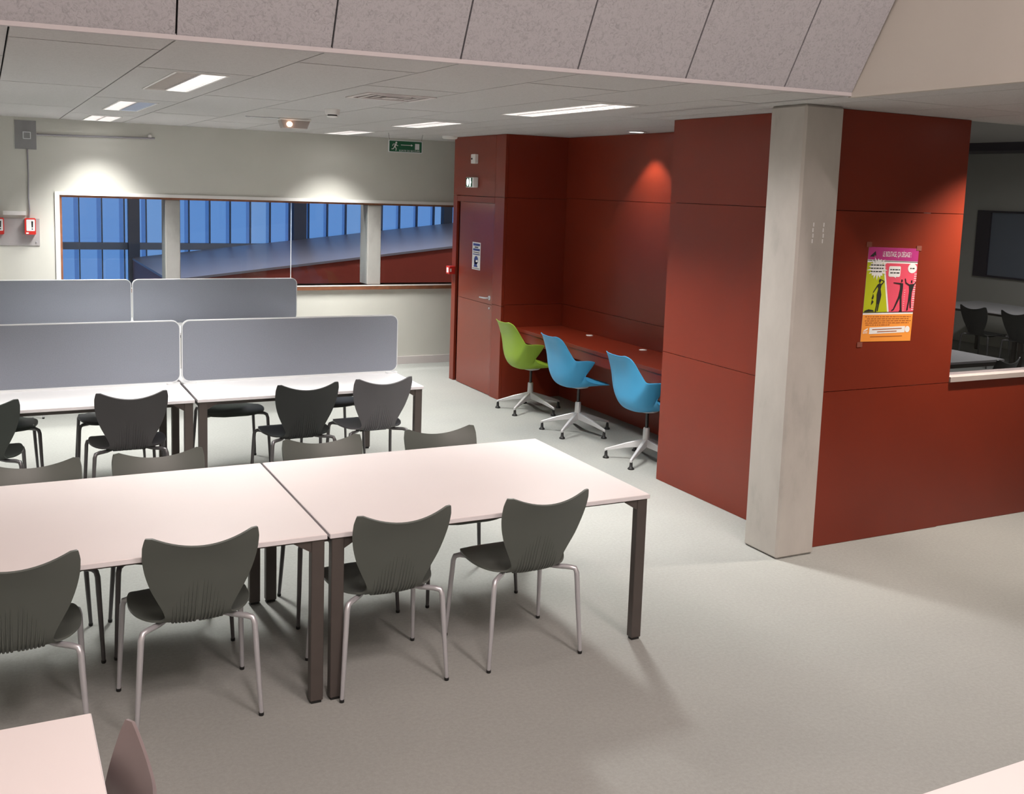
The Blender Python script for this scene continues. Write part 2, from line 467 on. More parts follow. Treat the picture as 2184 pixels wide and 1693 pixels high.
# ---------------- far wall with the long internal window
YF = 11.97
WX0, WX1, WZ0, WZ1 = 0.69, 6.3, 0.985, 1.962
mb = MB()
mb.box(-3.6, WX0, YF, YF+0.22, 0, H+0.14); mb.box(WX1, 6.99, YF, YF+0.22, 0, H+0.14)
mb.box(WX0, WX1, YF, YF+0.22, 0, WZ0); mb.box(WX0, WX1, YF, YF+0.22, WZ1, H+0.14)
struct(mb.build('wall_far', 'plaster'))
struct(rbox('baseboard_far', -3.6, 6.88, YF-0.018, YF, 0, 0.095, 'trimgrey'))
struct(rbox('wall_left', -0.35, 0.125, YF-0.04, YF, 0, H, 'plaster'))       # shallow pilaster at the left edge
win = struct(empty('window_1', ((WX0+WX1)/2, YF, WZ0)))
def wpart(name, x0, x1, y0, y1, z0, z1, m):
    o = rbox(name, x0-win.location.x, x1-win.location.x, y0-YF, y1-YF, z0-WZ0, z1-WZ0, m, win); return o
wpart('architrave', WX0-0.045, WX1, YF-0.015, YF, WZ1, WZ1+0.035, 'white')
wpart('architrave', WX0-0.045, WX0, YF-0.015, YF, WZ0-0.03, WZ1, 'white')
wpart('window_sill', WX0-0.02, WX1, YF-0.03, YF+0.22, WZ0-0.055, WZ0-0.0, 'brownwood')
wpart('sill_edge', WX0-0.02, WX1, YF-0.032, YF-0.0305, WZ0-0.012, WZ0+0.002, 'white')
wpart('window_frame', WX0, WX0+0.022, YF+0.0, YF+0.12, WZ0, WZ1, 'brownwood')
wpart('window_frame', WX0+0.022, WX1, YF+0.0, YF+0.12, WZ1-0.022, WZ1, 'brownwood')
for a, b in ((WX0+0.022, 1.745), (1.90, 3.135), (3.142, 4.055), (4.222, WX1)):
    wpart('pane', a, b, YF+0.055, YF+0.063, WZ0, WZ1-0.022, 'glass')
wpart('glazing_joint', 3.135, 3.142, YF+0.054, YF+0.064, WZ0, WZ1-0.022, 'rim')
for i, (a, b) in enumerate(((1.745, 1.90), (4.055, 4.222))):
    c = MB().box(a, b, YF+0.012, YF+0.30, WZ0, WZ1-0.022).build('window_column', 'concrete2', None, 0.006)
    tag(c, ('slim concrete column behind the long window, on the left near the ramp corner', 'slim concrete column behind the long window, on the right near the red block')[i], 'column', 'slim concrete columns behind the far window')

# ---------------- what lies beyond the far window: ramp enclosure and channel-glass facade
struct(rbox('ceiling', -3.6, 14.0, YF+0.22, 17.4, 3.6, 3.7, 'plaster'))
struct(rbox('wall_right', 13.9, 14.05, YF, 17.4, 0, 3.6, 'plaster'))
RX0, RX1, RY0, RY1 = 1.97, 13.5, 13.2, 16.83
def rz(x): return 0.95 + 0.117*(x-RX0)
ramp = empty('ramp_enclosure', (RX0, RY0, 0))
mb = MB(); mb.prism([(0, 0), (RX1-RX0, 0), (RX1-RX0, rz(RX1)-0.03), (0, rz(RX0)-0.03)], 0, RY1-RY0, 'y')
mb.build('red_side', 'rampred', ramp)
mb = MB(); mb.prism([(-0.01, rz(RX0)-0.03), (RX1-RX0, rz(RX1)-0.03), (RX1-RX0, rz(RX1)), (-0.01, rz(RX0))], -0.012, RY1-RY0, 'y')
mb.build('sloping_top', 'rampgrey', ramp)
tag(ramp, 'red ramp enclosure with a sloping grey top beyond the long window', 'ramp')
fac = struct(empty('wall_facade', (0, 17.05, 0)))
X0F, DX = 1.244, 0.3175
pane_hi = None
for k in range(-8, 22):
    xa = X0F+DX*k
    for row, (za, zb) in enumerate(((0.05, 1.06), (1.165, 3.55))):
        rbox('glass_plank', xa+0.012, xa+DX-0.012, 0.0, 0.02, za, zb, 'uglass2' if (k*7) % 5 == 1 else 'uglass', fac)
        rbox('plank_flange', xa+DX-0.075, xa+DX-0.014, -0.055, -0.05, za, zb, 'uglass', fac)
    rbox('mullion', xa-0.007, xa+0.007, -0.05, 0.03, 0.05, 3.6, 'mullion', fac)
rbox('transom', -2.0, 9.0, -0.06, 0.06, 1.06, 1.165, 'transom', fac)
rbox('transom', -2.0, 9.0, -0.06, 0.06, 3.5, 3.6, 'mullion', fac)
rbox('facade_sill', -3.6, 14.0, -0.06, 0.06, 0.0, 0.05, 'mullion', fac)
struct(rbox('wall_facade', -3.6, X0F-DX*8, 17.0, 17.2, 0, 3.6, 'plaster'))
struct(rbox('wall_facade', X0F+DX*22, 14.0, 17.0, 17.2, 0, 3.6, 'plaster'))
for a, b in ((1.92, 2.08), (4.445, 4.655), (7.075, 7.24)):
    rbox('facade_post', a, b, -0.20, -0.065, 0, 3.6, 'mullion', fac)

# ---------------- red block: corner by the concrete column, study niche, door block
def panels_x(parent, x, y0, y1, zs, ys=None, th=0.03):
    """boards facing -x on plane x"""
    ys = ys or [y0, y1]
    for ya, yb in zip(ys[:-1], ys[1:]):
        for za, zb in zip(zs[:-1], zs[1:]):
            rbox('panel', x, x+th, ya+0.002, yb-0.002, za+0.002, zb-0.002, 'red', parent)
def panels_y(parent, y, x0, x1, zs, xs=None, th=0.03):
    xs = xs or [x0, x1]
    for xa, xb in zip(xs[:-1], xs[1:]):
        for za, zb in zip(zs[:-1], zs[1:]):
            rbox('panel', xa+0.002, xb-0.002, y, y+th, za+0.002, zb-0.002, 'red', parent)
ZS = [0.0, 1.003, 2.13, H]
XW, YW = 4.557, 4.80
wr = struct(empty('wall_corner'))
panels_x(wr, XW, YW, 6.49, ZS)
panels_y(wr, YW, XW+0.03, 5.715, ZS)
rbox('core', XW+0.032, 5.38, YW+0.031, 6.46, 0, H, 'redcore', wr)
panels_y(wr, 6.46, XW+0.03, 5.41, ZS)                 # niche side (faces away)
# under-window boards on the right
for xa, xb in ((5.715, 7.40), (7.40, 9.10)):
    rbox('panel', xa+0.002, xb-0.002, YW+0.006, YW+0.036, 0.002, 1.003, 'red', wr)
rbox('core', 5.72, 9.1, YW+0.037, YW+0.1, 0, 1.0, 'redcore', wr)
rbox('end_board', 5.69, 5.715, YW+0.032, YW+0.25, 1.005, H, 'red', wr)
win2 = struct(empty('window_2', (5.715, YW, 1.0)))
rbox('window_sill', 0.0, 3.38, -0.012, 0.14, 0.006, 0.04, 'sillstone', win2)
rbox('pane', 0.0, 3.38, 0.06, 0.068, 0.04, H-1.0, 'glassroom', win2)
# niche
XN, YN0, YN1 = 5.41, 6.49, 9.59
wn = struct(empty('wall_niche'))
panels_x(wn, XN, YN0, YN1, [0, 1.0, 2.112, H])
rbox('core', XN+0.032, XN+0.1, YN0, YN1, 0, H, 'redcore', wn)
# door block
XD, YD1 = 4.69, 10.90
wd = struct(empty('wall_door_block'))
panels_y(wd, YN1, XD+0.03, XN+0.06, [0, 1.0, 2.10, H])           # niche side facing the viewer
D0, D1, DZ = 9.82, 10.72, 2.03
panels_x(wd, XD, YN1, D0, [0, 0.985, 2.10, H])
panels_x(wd, XD, D0, YD1, [DZ+0.07, H])
panels_x(wd, XD, D1+0.07, YD1, [0, DZ+0.07])
rbox('panel', XD, XD+0.03, D0+0.002, D1+0.068, DZ+0.004, DZ+0.066, 'red', wd)
rbox('core', XD+0.07, 7.0, YN1+0.031, YD1-0.03, 0, H, 'redcore', wd)
rbox('panel', XD+0.03, 7.0, YD1-0.03, YD1, 0, H, 'red', wd)
d1 = struct(empty('door_1', (XD, (D0+D1)/2, 0)))
w = (D1-D0)/2
rbox('door_leaf', 0.008, 0.05, -w+0.003, w-0.003, 0.006, 0.968, 'door', d1)
rbox('door_leaf', 0.008, 0.05, -w+0.003, w-0.003, 0.972, DZ, 'door', d1)
rbox('hinge_groove', 0.045, 0.06, w-0.003, w+0.07, 0.0, DZ+0.003, 'redcore', d1)
hd = MB()
hd.tube([(0.008, -w+0.07, 1.04), (-0.045, -w+0.07, 1.04), (-0.05, -w+0.085, 1.04), (-0.05, -w+0.20, 1.037)], [0.009, 0.009, 0.009, 0.008], 10)
hd.build('door_handle', 'steel', d1)
MB().tube([(0.008, -w+0.07, 1.04), (0.0, -w+0.07, 1.04)], 0.024, 16).build('handle_rose', 'steel', d1)
MB().tube([(0.009, -w+0.07, 0.93), (0.002, -w+0.07, 0.93)], 0.012, 14).build('lock_cylinder', 'steel', d1)
struct(rbox('wall_corridor', 6.88, 6.99, 10.9, 11.96, 0, H+0.1, 'plaster'))

# side room behind the right-hand window
struct(rbox('wall_side_room', 14.0, 14.15, 4.8, 12.15, 0, 3.12, 'plaster'))
struct(rbox('wall_side_room', 7.0, 14.1, 12.0, 12.15, 0, 3.12, 'plaster'))
struct(rbox('wall_side_room', 6.2, 6.3, 5.6, 9.58, 0, 3.12, 'plaster'))
struct(rbox('wall_side_room', 5.5, 6.3, 5.5, 5.6, 0, 3.12, 'plaster'))
struct(rbox('wall_side_room', 9.1, 14.1, 4.75, 4.9, 0, 3.12, 'plaster'))
struct(rbox('ceiling', 5.4, 14.1, 4.86, 12.1, 3.12, 3.2, 'beige'))
struct(rbox('trim_3', 13.2, 14.0, 4.9, 12.0, 3.0, 3.12, 'framedark'))
win3 = struct(empty('window_3', (14.0, 10.2, 1.11)))
rbox('pane', -0.02, -0.012, -1.8, 1.0, 0.0, 0.98, 'panelblue', win3)
rbox('window_frame', -0.05, 0.0, 1.0, 1.25, -0.03, 1.01, 'framedark', win3)
rbox('window_frame', -0.05, 0.0, -1.8, 1.0, 0.98, 1.01, 'framedark', win3)
rbox('window_frame', -0.05, 0.0, -1.8, 1.0, -0.03, 0.0, 'framedark', win3)

# ================================================================== THINGS
# ---------------- concrete column
colm = MB().box(-0.15, 0.15, -0.156, 0.156, 0, H-0.001).build('concrete_column', 'concrete', None, 0.014, loc=(4.375, 4.866, 0))
tag(colm, 'bare square concrete column standing at the corner of the red walls', 'column')
for i, dx in enumerate((-0.035, 0.042)):
    pass

# ---------------- office luminaires
def luminaire(x0, x1, y0, y1, label, lit='full', frac=1.0, power=P_CEIL, color=C_CEIL, z=H, grp='recessed ceiling lights', spread=SPREAD, throw=0):
    cx, cy = (x0+x1)/2, (y0+y1)/2
    w, l = (x1-x0)/2, (y1-y0)/2
    t = empty('ceiling_light', (cx, cy, z))
    tag(t, label, 'ceiling light', grp)
    fr = MB()
    b = 0.014
    fr.box(-w, -w+b, -l, l, -0.004, 0.05); fr.box(w-b, w, -l, l, -0.004, 0.05)
    fr.box(-w+b, w-b, -l, -l+b, -0.004, 0.05); fr.box(-w+b, w-b, l-b, l, -0.004, 0.05)
    fr.build('frame', 'white', t)
    rbox('housing', -w+b, w-b, -l+b, l-b, 0.045, 0.055, 'louvredark' if lit == 'half' else 'louvre', t)
    halves = ((-w+b, -0.006), (0.006, w-b))
    for i, (a, c) in enumerate(halves):
        on = lit == 'full' or i == 1 or lit == 'cool'
        if on:
            m = 'lampblue' if (lit == 'cool' and i == 1) else 'lampon'
            rbox('lamp', a+0.004, c-0.004, -l+0.02, l-0.02, 0.008, 0.022, m, t)
        fins = MB(); n = max(6, int(2*l/0.07))
        for j in range(n):
            yy = -l+b+(2*l-2*b)*(j+0.5)/n
            fins.box(a, c, yy-0.0025, yy+0.0025, *((-0.001, 0.0078) if on else (0.001, 0.026)))
        fo = fins.build('louvre', 'louvre' if on else 'louvredark', t); fo['kind'] = 'stuff'
    rbox('divider', -0.006, 0.006, -l+b, l-b, 0.0, 0.026, 'louvre', t)
    ld = bpy.data.lights.new('lamp_light', 'AREA'); ld.shape = 'RECTANGLE'
    ld.size = (w if lit == 'half' else 2*w)-0.04; ld.size_y = (2*l-0.06)*frac
    ld.energy = power*(0.6 if lit == 'half' else 1.0); ld.color = color; ld.spread = spread
    lo = bpy.data.objects.new('lamp_light', ld); COL.objects.link(lo); lo.parent = t
    lo.location = (w/2 if lit == 'half' else 0, 0, -0.006)
    if throw:
        l2 = bpy.data.lights.new('lamp_throw', 'AREA'); l2.shape = 'RECTANGLE'; l2.size = ld.size; l2.size_y = 0.5
        l2.energy = throw; l2.color = color; l2.spread = radians(84)
        o2 = bpy.data.objects.new('lamp_throw', l2); COL.objects.link(o2); o2.parent = t
        o2.location = (lo.location.x, -l*0.35, -0.012); o2.rotation_euler = (radians(-46), 0, 0)
    return t
pos = ('nearest the viewer', 'in the middle', 'close to the far wall')
for i, (a, b) in enumerate(lights_left):
    luminaire(0.905, 1.19, a, b, ('twin-tube ceiling light with only its right half lit, large at upper left',
              'ceiling light with one pale and one bluish half, middle of the left row', 'small bright ceiling light of the left row, against the far wall')[i],
              ('half', 'cool', 'full')[i], frac=(1, 1, 0.68)[i], power=P_CEIL*(1.0, 1.0, 1.1)[i], throw=(P_THROW*0.5 if i == 0 else 0))
for i, (a, b) in enumerate(lights_right):
    luminaire(3.425, 3.705, a, b, ('long bright ceiling light in front of the red niche', 'bright ceiling light above the exit sign side, middle of right row',
              'thin bright ceiling light of the right row, against the far wall')[i], frac=(1, 1, 0.68)[i], power=P_CEIL*(1.0, 0.7, 1.15)[i], throw=(P_THROW if i == 0 else 0))
for i, (a, b) in enumerate(lights_west):
    luminaire(-1.52, -1.235, a, b, ('ceiling light left of the picture, nearest', 'ceiling light left of the picture, farther')[i])
for i, (x, y) in enumerate(((0.4, -0.4), (2.75, -0.4), (0.4, -2.2), (2.75, -2.2))):
    luminaire(x-0.3, x+0.3, y-0.7, y+0.7, ('warm light in the high ceiling above the viewer, front left', 'warm light in the high ceiling above the viewer, front right',
              'warm light in the high ceiling above the viewer, rear left', 'warm light in the high ceiling above the viewer, rear right')[i], power=P_VOID, color=C_VOID, z=6.49, grp='high ceiling lights', spread=radians(170))
for i, x in enumerate((1.9, 4.6, 7.3)):
    luminaire(x-0.6, x+0.6, 12.55, 12.85, ('added unseen light in the hall beyond the long window, left', 'added unseen light in the hall beyond the long window, middle', 'added unseen light in the hall beyond the long window, right')[i], power=62, color=(1.0, 0.93, 0.9), z=3.594, grp='added hall lights', spread=radians(165))  # unseen lights added to brighten the ramp and hall
luminaire(10.0, 11.3, 7.6, 7.9, 'added unseen light inside the side room', power=60, z=3.114, grp='added side room light', spread=radians(170))  # unseen light added so the side room does not stay black
# round downlights: one in the niche, one washing the right-hand red wall
def downlight(x, y, label, e, size, blend):
    t = empty('downlight', (x, y, H)); tag(t, label, 'downlight', 'round downlights')
    MB().lathe([(0.085, -0.001), (0.092, -0.007), (0.072, -0.010), (0.068, -0.004)], 28).build('bezel', 'alu', t)
    MB().lathe([(0.066, -0.008), (0.066, -0.003)], 24).build('lamp', 'lampon', t)
    ld = bpy.data.lights.new('lamp_light', 'SPOT'); ld.energy = e; ld.color = (1, 0.88, 0.78); ld.spot_size = radians(size); ld.spot_blend = blend; ld.shadow_soft_size = 0.05
    lo = bpy.data.objects.new('lamp_light', ld); COL.objects.link(lo); lo.parent = t; lo.location = (0, 0, -0.02)
downlight(5.19, 7.97, 'round recessed downlight in the ceiling of the red niche', 52, 92, 0.35)
downlight(5.98, 4.30, 'round recessed downlight beside the side-room window, out of the picture', 330, 124, 0.75)

# ---------------- air vent
t = empty('air_vent', (2.30, 6.395, H)); tag(t, 'square white air vent with slats set in the ceiling', 'air vent')
fr = MB()
for s_ in (-1, 1):
    fr.box(min(s_*0.225, s_*0.19), max(s_*0.225, s_*0.19), -0.225, 0.225, -0.006, 0.012)
    fr.box(-0.19, 0.19, min(s_*0.225, s_*0.19), max(s_*0.225, s_*0.19), -0.006, 0.012)
fr.build('frame', 'trimgrey', t)
rbox('duct', -0.2, 0.2, -0.2, 0.2, 0.03, 0.04, 'dark', t)
for k, (ro, ri) in enumerate(((0.160, 0.140), (0.102, 0.082), (0.045, 0.0))):
    m_ = MB()
    if ri == 0: m_.box(-ro, ro, -ro, ro, -0.010, -0.004)
    else:
        m_.box(-ro, -ri, -ro, ro, -0.006, 0.002); m_.box(ri, ro, -ro, ro, -0.006, 0.002)
        m_.box(-ri, ri, -ro, -ri, -0.006, 0.002); m_.box(-ri, ri, ri, ro, -0.006, 0.002)
    m_.build('slat', 'trimgrey', t)
# ---------------- detectors and emergency lamp on the ceiling
t = empty('smoke_detector', (2.36, 7.85, H)); tag(t, 'round white smoke detector on the ceiling beside the air vent', 'smoke detector')
MB().lathe([(0.058, 0), (0.058, -0.012), (0.052, -0.036), (0.05, -0.04)], 24).build('base', 'white', t)
MB().lathe([(0.036, -0.04), (0.036, -0.050)], 20).build('grille', 'dark', t)
MB().lathe([(0.042, -0.050), (0.040, -0.058), (0.02, -0.062)], 20).build('cap', 'white', t)
t = empty('smoke_detector', (4.55, 10.72, H)); tag(t, 'flat white ceiling disc at the corner of the red door block', 'smoke detector')
MB().lathe([(0.085, 0), (0.085, -0.02), (0.07, -0.03)], 24).build('base', 'white', t)
t = empty('emergency_lamp', (2.46, 9.35, H)); tag(t, 'clear emergency ceiling lamp with a glowing orange bulb', 'emergency lamp')
rbox('base', -0.14, 0.14, -0.07, 0.07, -0.018, 0, 'white', t, 0.004)
MB().prism([(-0.13, -0.018), (-0.105, -0.085), (0.105, -0.085), (0.13, -0.018)], -0.06, 0.06, 'y').build('cover', 'lampcover', t)
MB().lathe([(0.012, -0.075), (0.026, -0.06), (0.026, -0.045), (0.012, -0.03)], 14, (-0.055, -0.062, 0.0)).build('bulb', 'lampwarm', t)
MB().tube([(-0.14, 0.0, -0.006), (-0.42, 0.02, -0.004)], 0.006, 8).build('conduit', 'rim', t)  # pale rod stands in for a tube's reflected highlight on the ceiling

# ---------------- exit sign
t = empty('exit_sign', (4.065, 10.8, 2.603)); tag(t, 'green hanging exit sign with running man, arrow and door', 'exit sign')
MB().prism(round_rect(-0.195, 0.195, -0.066, 0.066, 0.012), -0.004, 0.004, 'y').build('board', 'rim', t)
MB().prism(round_rect(-0.186, 0.186, -0.057, 0.057, 0.006), -0.0048, -0.004, 'y').build('green_field', 'exitgreen', t)
def flat(parent, polys, y, m, name):
    mb = MB()
    for p in polys: mb.prism(p, y-0.0006, y, 'y')
    return mb.build(name, m, parent)
def limb(a, b, wd=0.007):
    a, b = Vector(a), Vector(b); d = (b-a).normalized(); n = Vector((-d.y, d.x))*wd/2
    return [tuple(a-n), tuple(b-n), tuple(b+n), tuple(a+n)]
def disc(c, r, n=14, ry=None): return [(c[0]+r*cos(2*pi*k/n), c[1]+(ry or r)*sin(2*pi*k/n)) for k in range(n)]
man = [disc((-0.108, 0.038), 0.011), limb((-0.112, 0.026), (-0.126, -0.006), 0.018), limb((-0.113, 0.024), (-0.098, 0.006)), limb((-0.098, 0.006), (-0.086, 0.008)),
       limb((-0.118, 0.024), (-0.142, 0.022)), limb((-0.142, 0.022), (-0.152, 0.002)), limb((-0.124, -0.006), (-0.108, -0.022), 0.009), limb((-0.108, -0.022), (-0.112, -0.048), 0.008),
       limb((-0.128, -0.006), (-0.144, -0.030), 0.009), limb((-0.144, -0.030), (-0.162, -0.030), 0.008)]
flat(t, man, -0.0049, 'label', 'running_man')
flat(t, [limb((-0.055, 0.016), (0.07, 0.016), 0.006), [(0.062, 0.004), (0.084, 0.016), (0.062, 0.028)]], -0.0049, 'label', 'arrow')
flat(t, [[(0.108, -0.028), (0.158, -0.028), (0.158, 0.036), (0.108, 0.036)]], -0.0049, 'rim', 'door_symbol')
text('SORTIE DE SECOURS', 0.026, 'rim', t, Matrix.Translation((0.045, -0.0052, -0.045)) @ Matrix.Rotation(pi/2, 4, 'X'))
for sx in (-1, 1):
    MB().tube([(sx*0.185, 0, 0.064), (sx*0.196, 0, 0.137)], 0.0018, 6).build('hanging_wire', 'wire', t)

# ---------------- things on the far wall, left
y = YF
t = empty('grey_plate', (0.386, y, 2.56)); tag(t, 'grey metal plate high on the far wall with a small square box', 'wall plate')
rbox('plate', -0.10, 0.10, -0.008, 0, -0.142, 0.148, 'greyplate', t)
sq = MB()
for a in ((-0.037, 0.037, -0.04, -0.032), (-0.037, 0.037, 0.026, 0.034), (-0.037, -0.029, -0.032, 0.026), (0.029, 0.037, -0.032, 0.026)):
    sq.box(a[0]+0.012, a[1]+0.012, -0.03, -0.008, a[2], a[3])
sq.build('box_rim', 'rim', t)
rbox('box_front', -0.017, 0.041, -0.02, -0.008, -0.032, 0.026, 'greyplate', t)
t = empty('conduit_rail', (0.49, y, 2.57)); tag(t, 'thin dark conduit running right from the grey plate on the far wall', 'conduit')
MB().tube([(0, -0.012, 0.0), (1.15, -0.012, 0.022)], 0.010, 8).build('rail', 'cable', t)
MB().lathe([(0.018, 0), (0.024, 0.012), (0.012, 0.03)], 12, (1.10, -0.014, 0.030)).build('end_fitting', 'white', t)
t = empty('wall_cable', (0.40, y, 1.72)); tag(t, 'grey cable hanging down the far wall to the red alarm box', 'cable')
MB().tube([(0.0, -0.010, 0.70), (0.004, -0.010, 0.45), (0.0, -0.012, 0.2), (0.008, -0.012, 0.08), (0.002, -0.014, 0.0)], 0.007, 8).build('cable', 'cable', t)
t = tag(rbox('trunking', 0.16, 0.372, y-0.03, y, 1.745, 1.785, 'white'), 'short white trunking on the far wall above the alarm plate', 'trunking')
t = empty('alarm_plate', (0.25, y, 1.57)); tag(t, 'mauve-grey backing plate behind the red alarm boxes on the far wall', 'wall plate')
rbox('plate', -0.36, 0.247, -0.008, 0, -0.137, 0.14, 'mauveplate', t)
for (px, pz) in ((0.215, -0.10),): MB().tube([(px, -0.008, pz), (px, -0.013, pz)], 0.007, 10).build('screw', 'steel', t)
for i, cx in enumerate((0.408, 0.115)):
    t = empty('alarm_box', (cx, y-0.008, 1.633)); tag(t, ('red alarm box with white label, right one on the far wall plate', 'red alarm box with white label, cut off by the left picture edge')[i], 'alarm box', 'red alarm boxes on the far wall')
    MB().prism(round_rect(-0.052, 0.052, -0.085, 0.083, 0.012), -0.055, 0.0, 'y').build('housing', 'redplastic', t)
    MB().prism(round_rect(-0.036, 0.043, -0.048, 0.070, 0.008), -0.0562, -0.055, 'y').build('label_plate', 'label', t)
    flat(t, [[(0.012, -0.012), (0.024, -0.012), (0.027, 0.052), (0.010, 0.052)], disc((0.018, -0.028), 0.007)], -0.0562, 'ink', 'warning_mark')
    flat(t, [[(-0.04, -0.078), (-0.016, -0.078), (-0.016, -0.062), (-0.04, -0.062)]], -0.0552, 'label', 'small_tag')

# ---------------- things on the red door block (faces -x)
RX = Matrix.Rotation(-pi/2, 4, 'Z')          # local x (to the right) -> -y, local -y (towards viewer) -> -x
def on_block(name, yy, zz, x=XD):
    t = empty(name, (x, yy, zz)); t.rotation_euler = (0, 0, -pi/2); return t
t = on_block('door_detector', 10.32, 2.495); tag(t, 'small white detector box with a dark slot, high on the red block', 'detector')
MB().prism(round_rect(-0.055, 0.055, -0.05, 0.05, 0.012), -0.035, 0, 'y').build('housing', 'white', t, 0.0)
rbox('slot', -0.045, -0.015, -0.037, -0.035, -0.008, 0.010, 'ink', t)
t = on_block('emergency_exit_light', 10.34, 2.245); tag(t, 'lit white and green emergency exit light above the red door', 'exit light')
rbox('housing', -0.10, 0.10, -0.06, 0, -0.055, 0.055, 'label', t, 0.006)
rbox('sign_face', -0.092, 0.07, -0.0615, -0.06, -0.048, 0.048, 'exitgreen', t)
MB().prism(disc((-0.045, 0.0), 0.030, 16, 0.042), -0.063, -0.0615, 'y').build('lit_disc', 'pictolit', t)
flat(t, [[(0.0, -0.045), (0.034, -0.045), (0.034, 0.045), (0.0, 0.045)], [(0.034, -0.02), (0.05, 0.0), (0.034, 0.02)]], -0.0615, 'pictolit', 'lit_door_symbol')
t = on_block('door_notice', 10.258, 1.457, XD+0.008); tag(t, 'white paper notice with blue print taped on the red door', 'notice')
rbox('sheet', -0.105, 0.105, -0.001, 0, -0.148, 0.148, 'label', t)
flat(t, [[(-0.085, 0.11), (0.09, 0.11), (0.09, 0.135), (-0.085, 0.135)], [(-0.085, 0.055), (0.09, 0.055), (0.09, 0.08), (-0.085, 0.08)], [(-0.085, 0.012), (0.09, 0.012), (0.09, 0.022), (-0.085, 0.022)],
         [(-0.06, -0.12), (0.04, -0.12), (0.03, -0.10), (-0.06, -0.105)]], -0.001, 'paperblue', 'blue_bands')
flat(t, [[(-0.04, 0.088), (0.045, 0.088), (0.045, 0.100), (-0.04, 0.100)], [(-0.08, 0.034), (0.085, 0.034), (0.085, 0.042), (-0.08, 0.042)], [(-0.09, -0.138), (0.09, -0.138), (0.09, -0.132), (-0.09, -0.132)]], -0.001, 'ink', 'print_lines')
flat(t, [disc((0.0, -0.045), 0.052, 20, 0.045), [(-0.05, -0.105), (0.02, -0.105), (0.03, -0.06), (-0.05, -0.05)]], -0.001, 'paperblue', 'head_symbol')
flat(t, [[(-0.01, -0.068), (0.045, -0.062), (0.04, -0.04), (-0.005, -0.045)]], -0.0017, 'label', 'mask_symbol')
t = empty('call_point', (XD, 10.845, 1.257)); tag(t, 'small red fire call point sticking out at the left edge of the red block', 'call point')
rbox('housing', -0.075, 0.0, -0.045, 0.045, -0.045, 0.045, 'redplastic', t, 0.004)
rbox('press_plate', -0.0765, -0.075, -0.028, 0.022, -0.028, 0.028, 'label', t)
rbox('front_mark', -0.066, -0.046, -0.0462, -0.045, -0.018, 0.018, 'label', t)

# ---------------- niche counter
CZ = 0.765
t = empty('niche_counter', (5.1, 8.04, 0)); tag(t, 'long red study counter built into the niche behind the swivel chairs', 'counter')
rbox('worktop', -0.245, 0.308, -1.548, 1.548, CZ-0.035, CZ, 'red', t, 0.002)
rbox('apron', -0.235, -0.215, -1.545, 1.545, CZ-0.13, CZ-0.036, 'red', t)
for yy in (8.85, 7.89):
    MB().lathe([(0.036, 0.0), (0.036, 0.004), (0.024, 0.006)], 20, (5.32-5.1, yy-8.04, CZ)).build('cable_grommet', 'label', t)

# ---------------- poster on the right-hand red wall
PX0, PX1, PZ0, PZ1 = 4.883, 5.322, 1.306, 1.905
PWd, PHt = PX1-PX0, PZ1-PZ0
t = empty('wall_poster', ((PX0+PX1)/2, YW, (PZ0+PZ1)/2)); t.rotation_euler = (0, radians(1.2), 0)
tag(t, 'magenta, lime and orange poster with black silhouettes taped on the red wall', 'poster')
def pu(u, v): return ((u-0.5)*PWd, (0.5-v)*PHt)
rbox('sheet', -PWd/2, PWd/2, -0.0012, -0.0002, -PHt/2, PHt/2, 'label', t)
def pp(polys, lay, m, name): return flat(t, [[pu(*q) for q in p][::-1] for p in polys], -0.0012-0.0005*lay, m, name)
pp([[(0, 0), (1, 0), (1, 0.14), (0, 0.13)]], 0, 'magenta', 'header_print')
pp([[(0, 0.16), (0.31, 0.16), (0.475, 0.688), (0, 0.688)]], 0, 'lime', 'lime_field')
pp([[(0.345, 0.165), (1, 0.165), (1, 0.688), (0.51, 0.688)]], 0, 'pink', 'pink_field')
pp([[(0, 0.715), (1, 0.705), (1, 1), (0, 1)]], 0, 'orange', 'orange_field')
pp([[(0, 0.137), (1, 0.145), (1, 0.15), (0, 0.142)], [(0, 0.688), (1, 0.68), (1, 0.686), (0, 0.694)]], 1, 'ink', 'ruling_lines')
st = []
for k in range(36):
    a = 2*pi*k/36; r = (0.205 if k % 2 else 0.135)*(1+0.12*sin(k*2.3))
    st.append((0.205+r*cos(a)*0.92, 0.222+r*sin(a)*0.56))
pp([st], 2, 'label', 'starburst_bubble')
pp([[(0.43, 0.205), (0.45, 0.195), (0.65, 0.195), (0.665, 0.205), (0.665, 0.295), (0.65, 0.308), (0.58, 0.308), (0.585, 0.322), (0.545, 0.308), (0.45, 0.308), (0.43, 0.295)]], 2, 'label', 'speech_bubble')
pp([[(0.9+0.09*cos(2*pi*k/22), 0.213+0.052*sin(2*pi*k/22)) for k in range(22)][::1]], 2, 'label', 'round_bubble')
bars = []
for (u0, u1, v) in ((0.07, 0.33, 0.188), (0.075, 0.32, 0.222), (0.08, 0.29, 0.256), (0.455, 0.65, 0.232), (0.46, 0.645, 0.266), (0.855, 0.945, 0.215)):
    u = u0
    while u < u1-0.01:
        L_ = min(random.uniform(0.03, 0.07), u1-u); bars.append([(u, v-0.006), (u+L_, v-0.0065), (u+L_, v+0.005), (u, v+0.0055)]); u += L_+0.012
pp(bars, 3, 'ink', 'bubble_print')
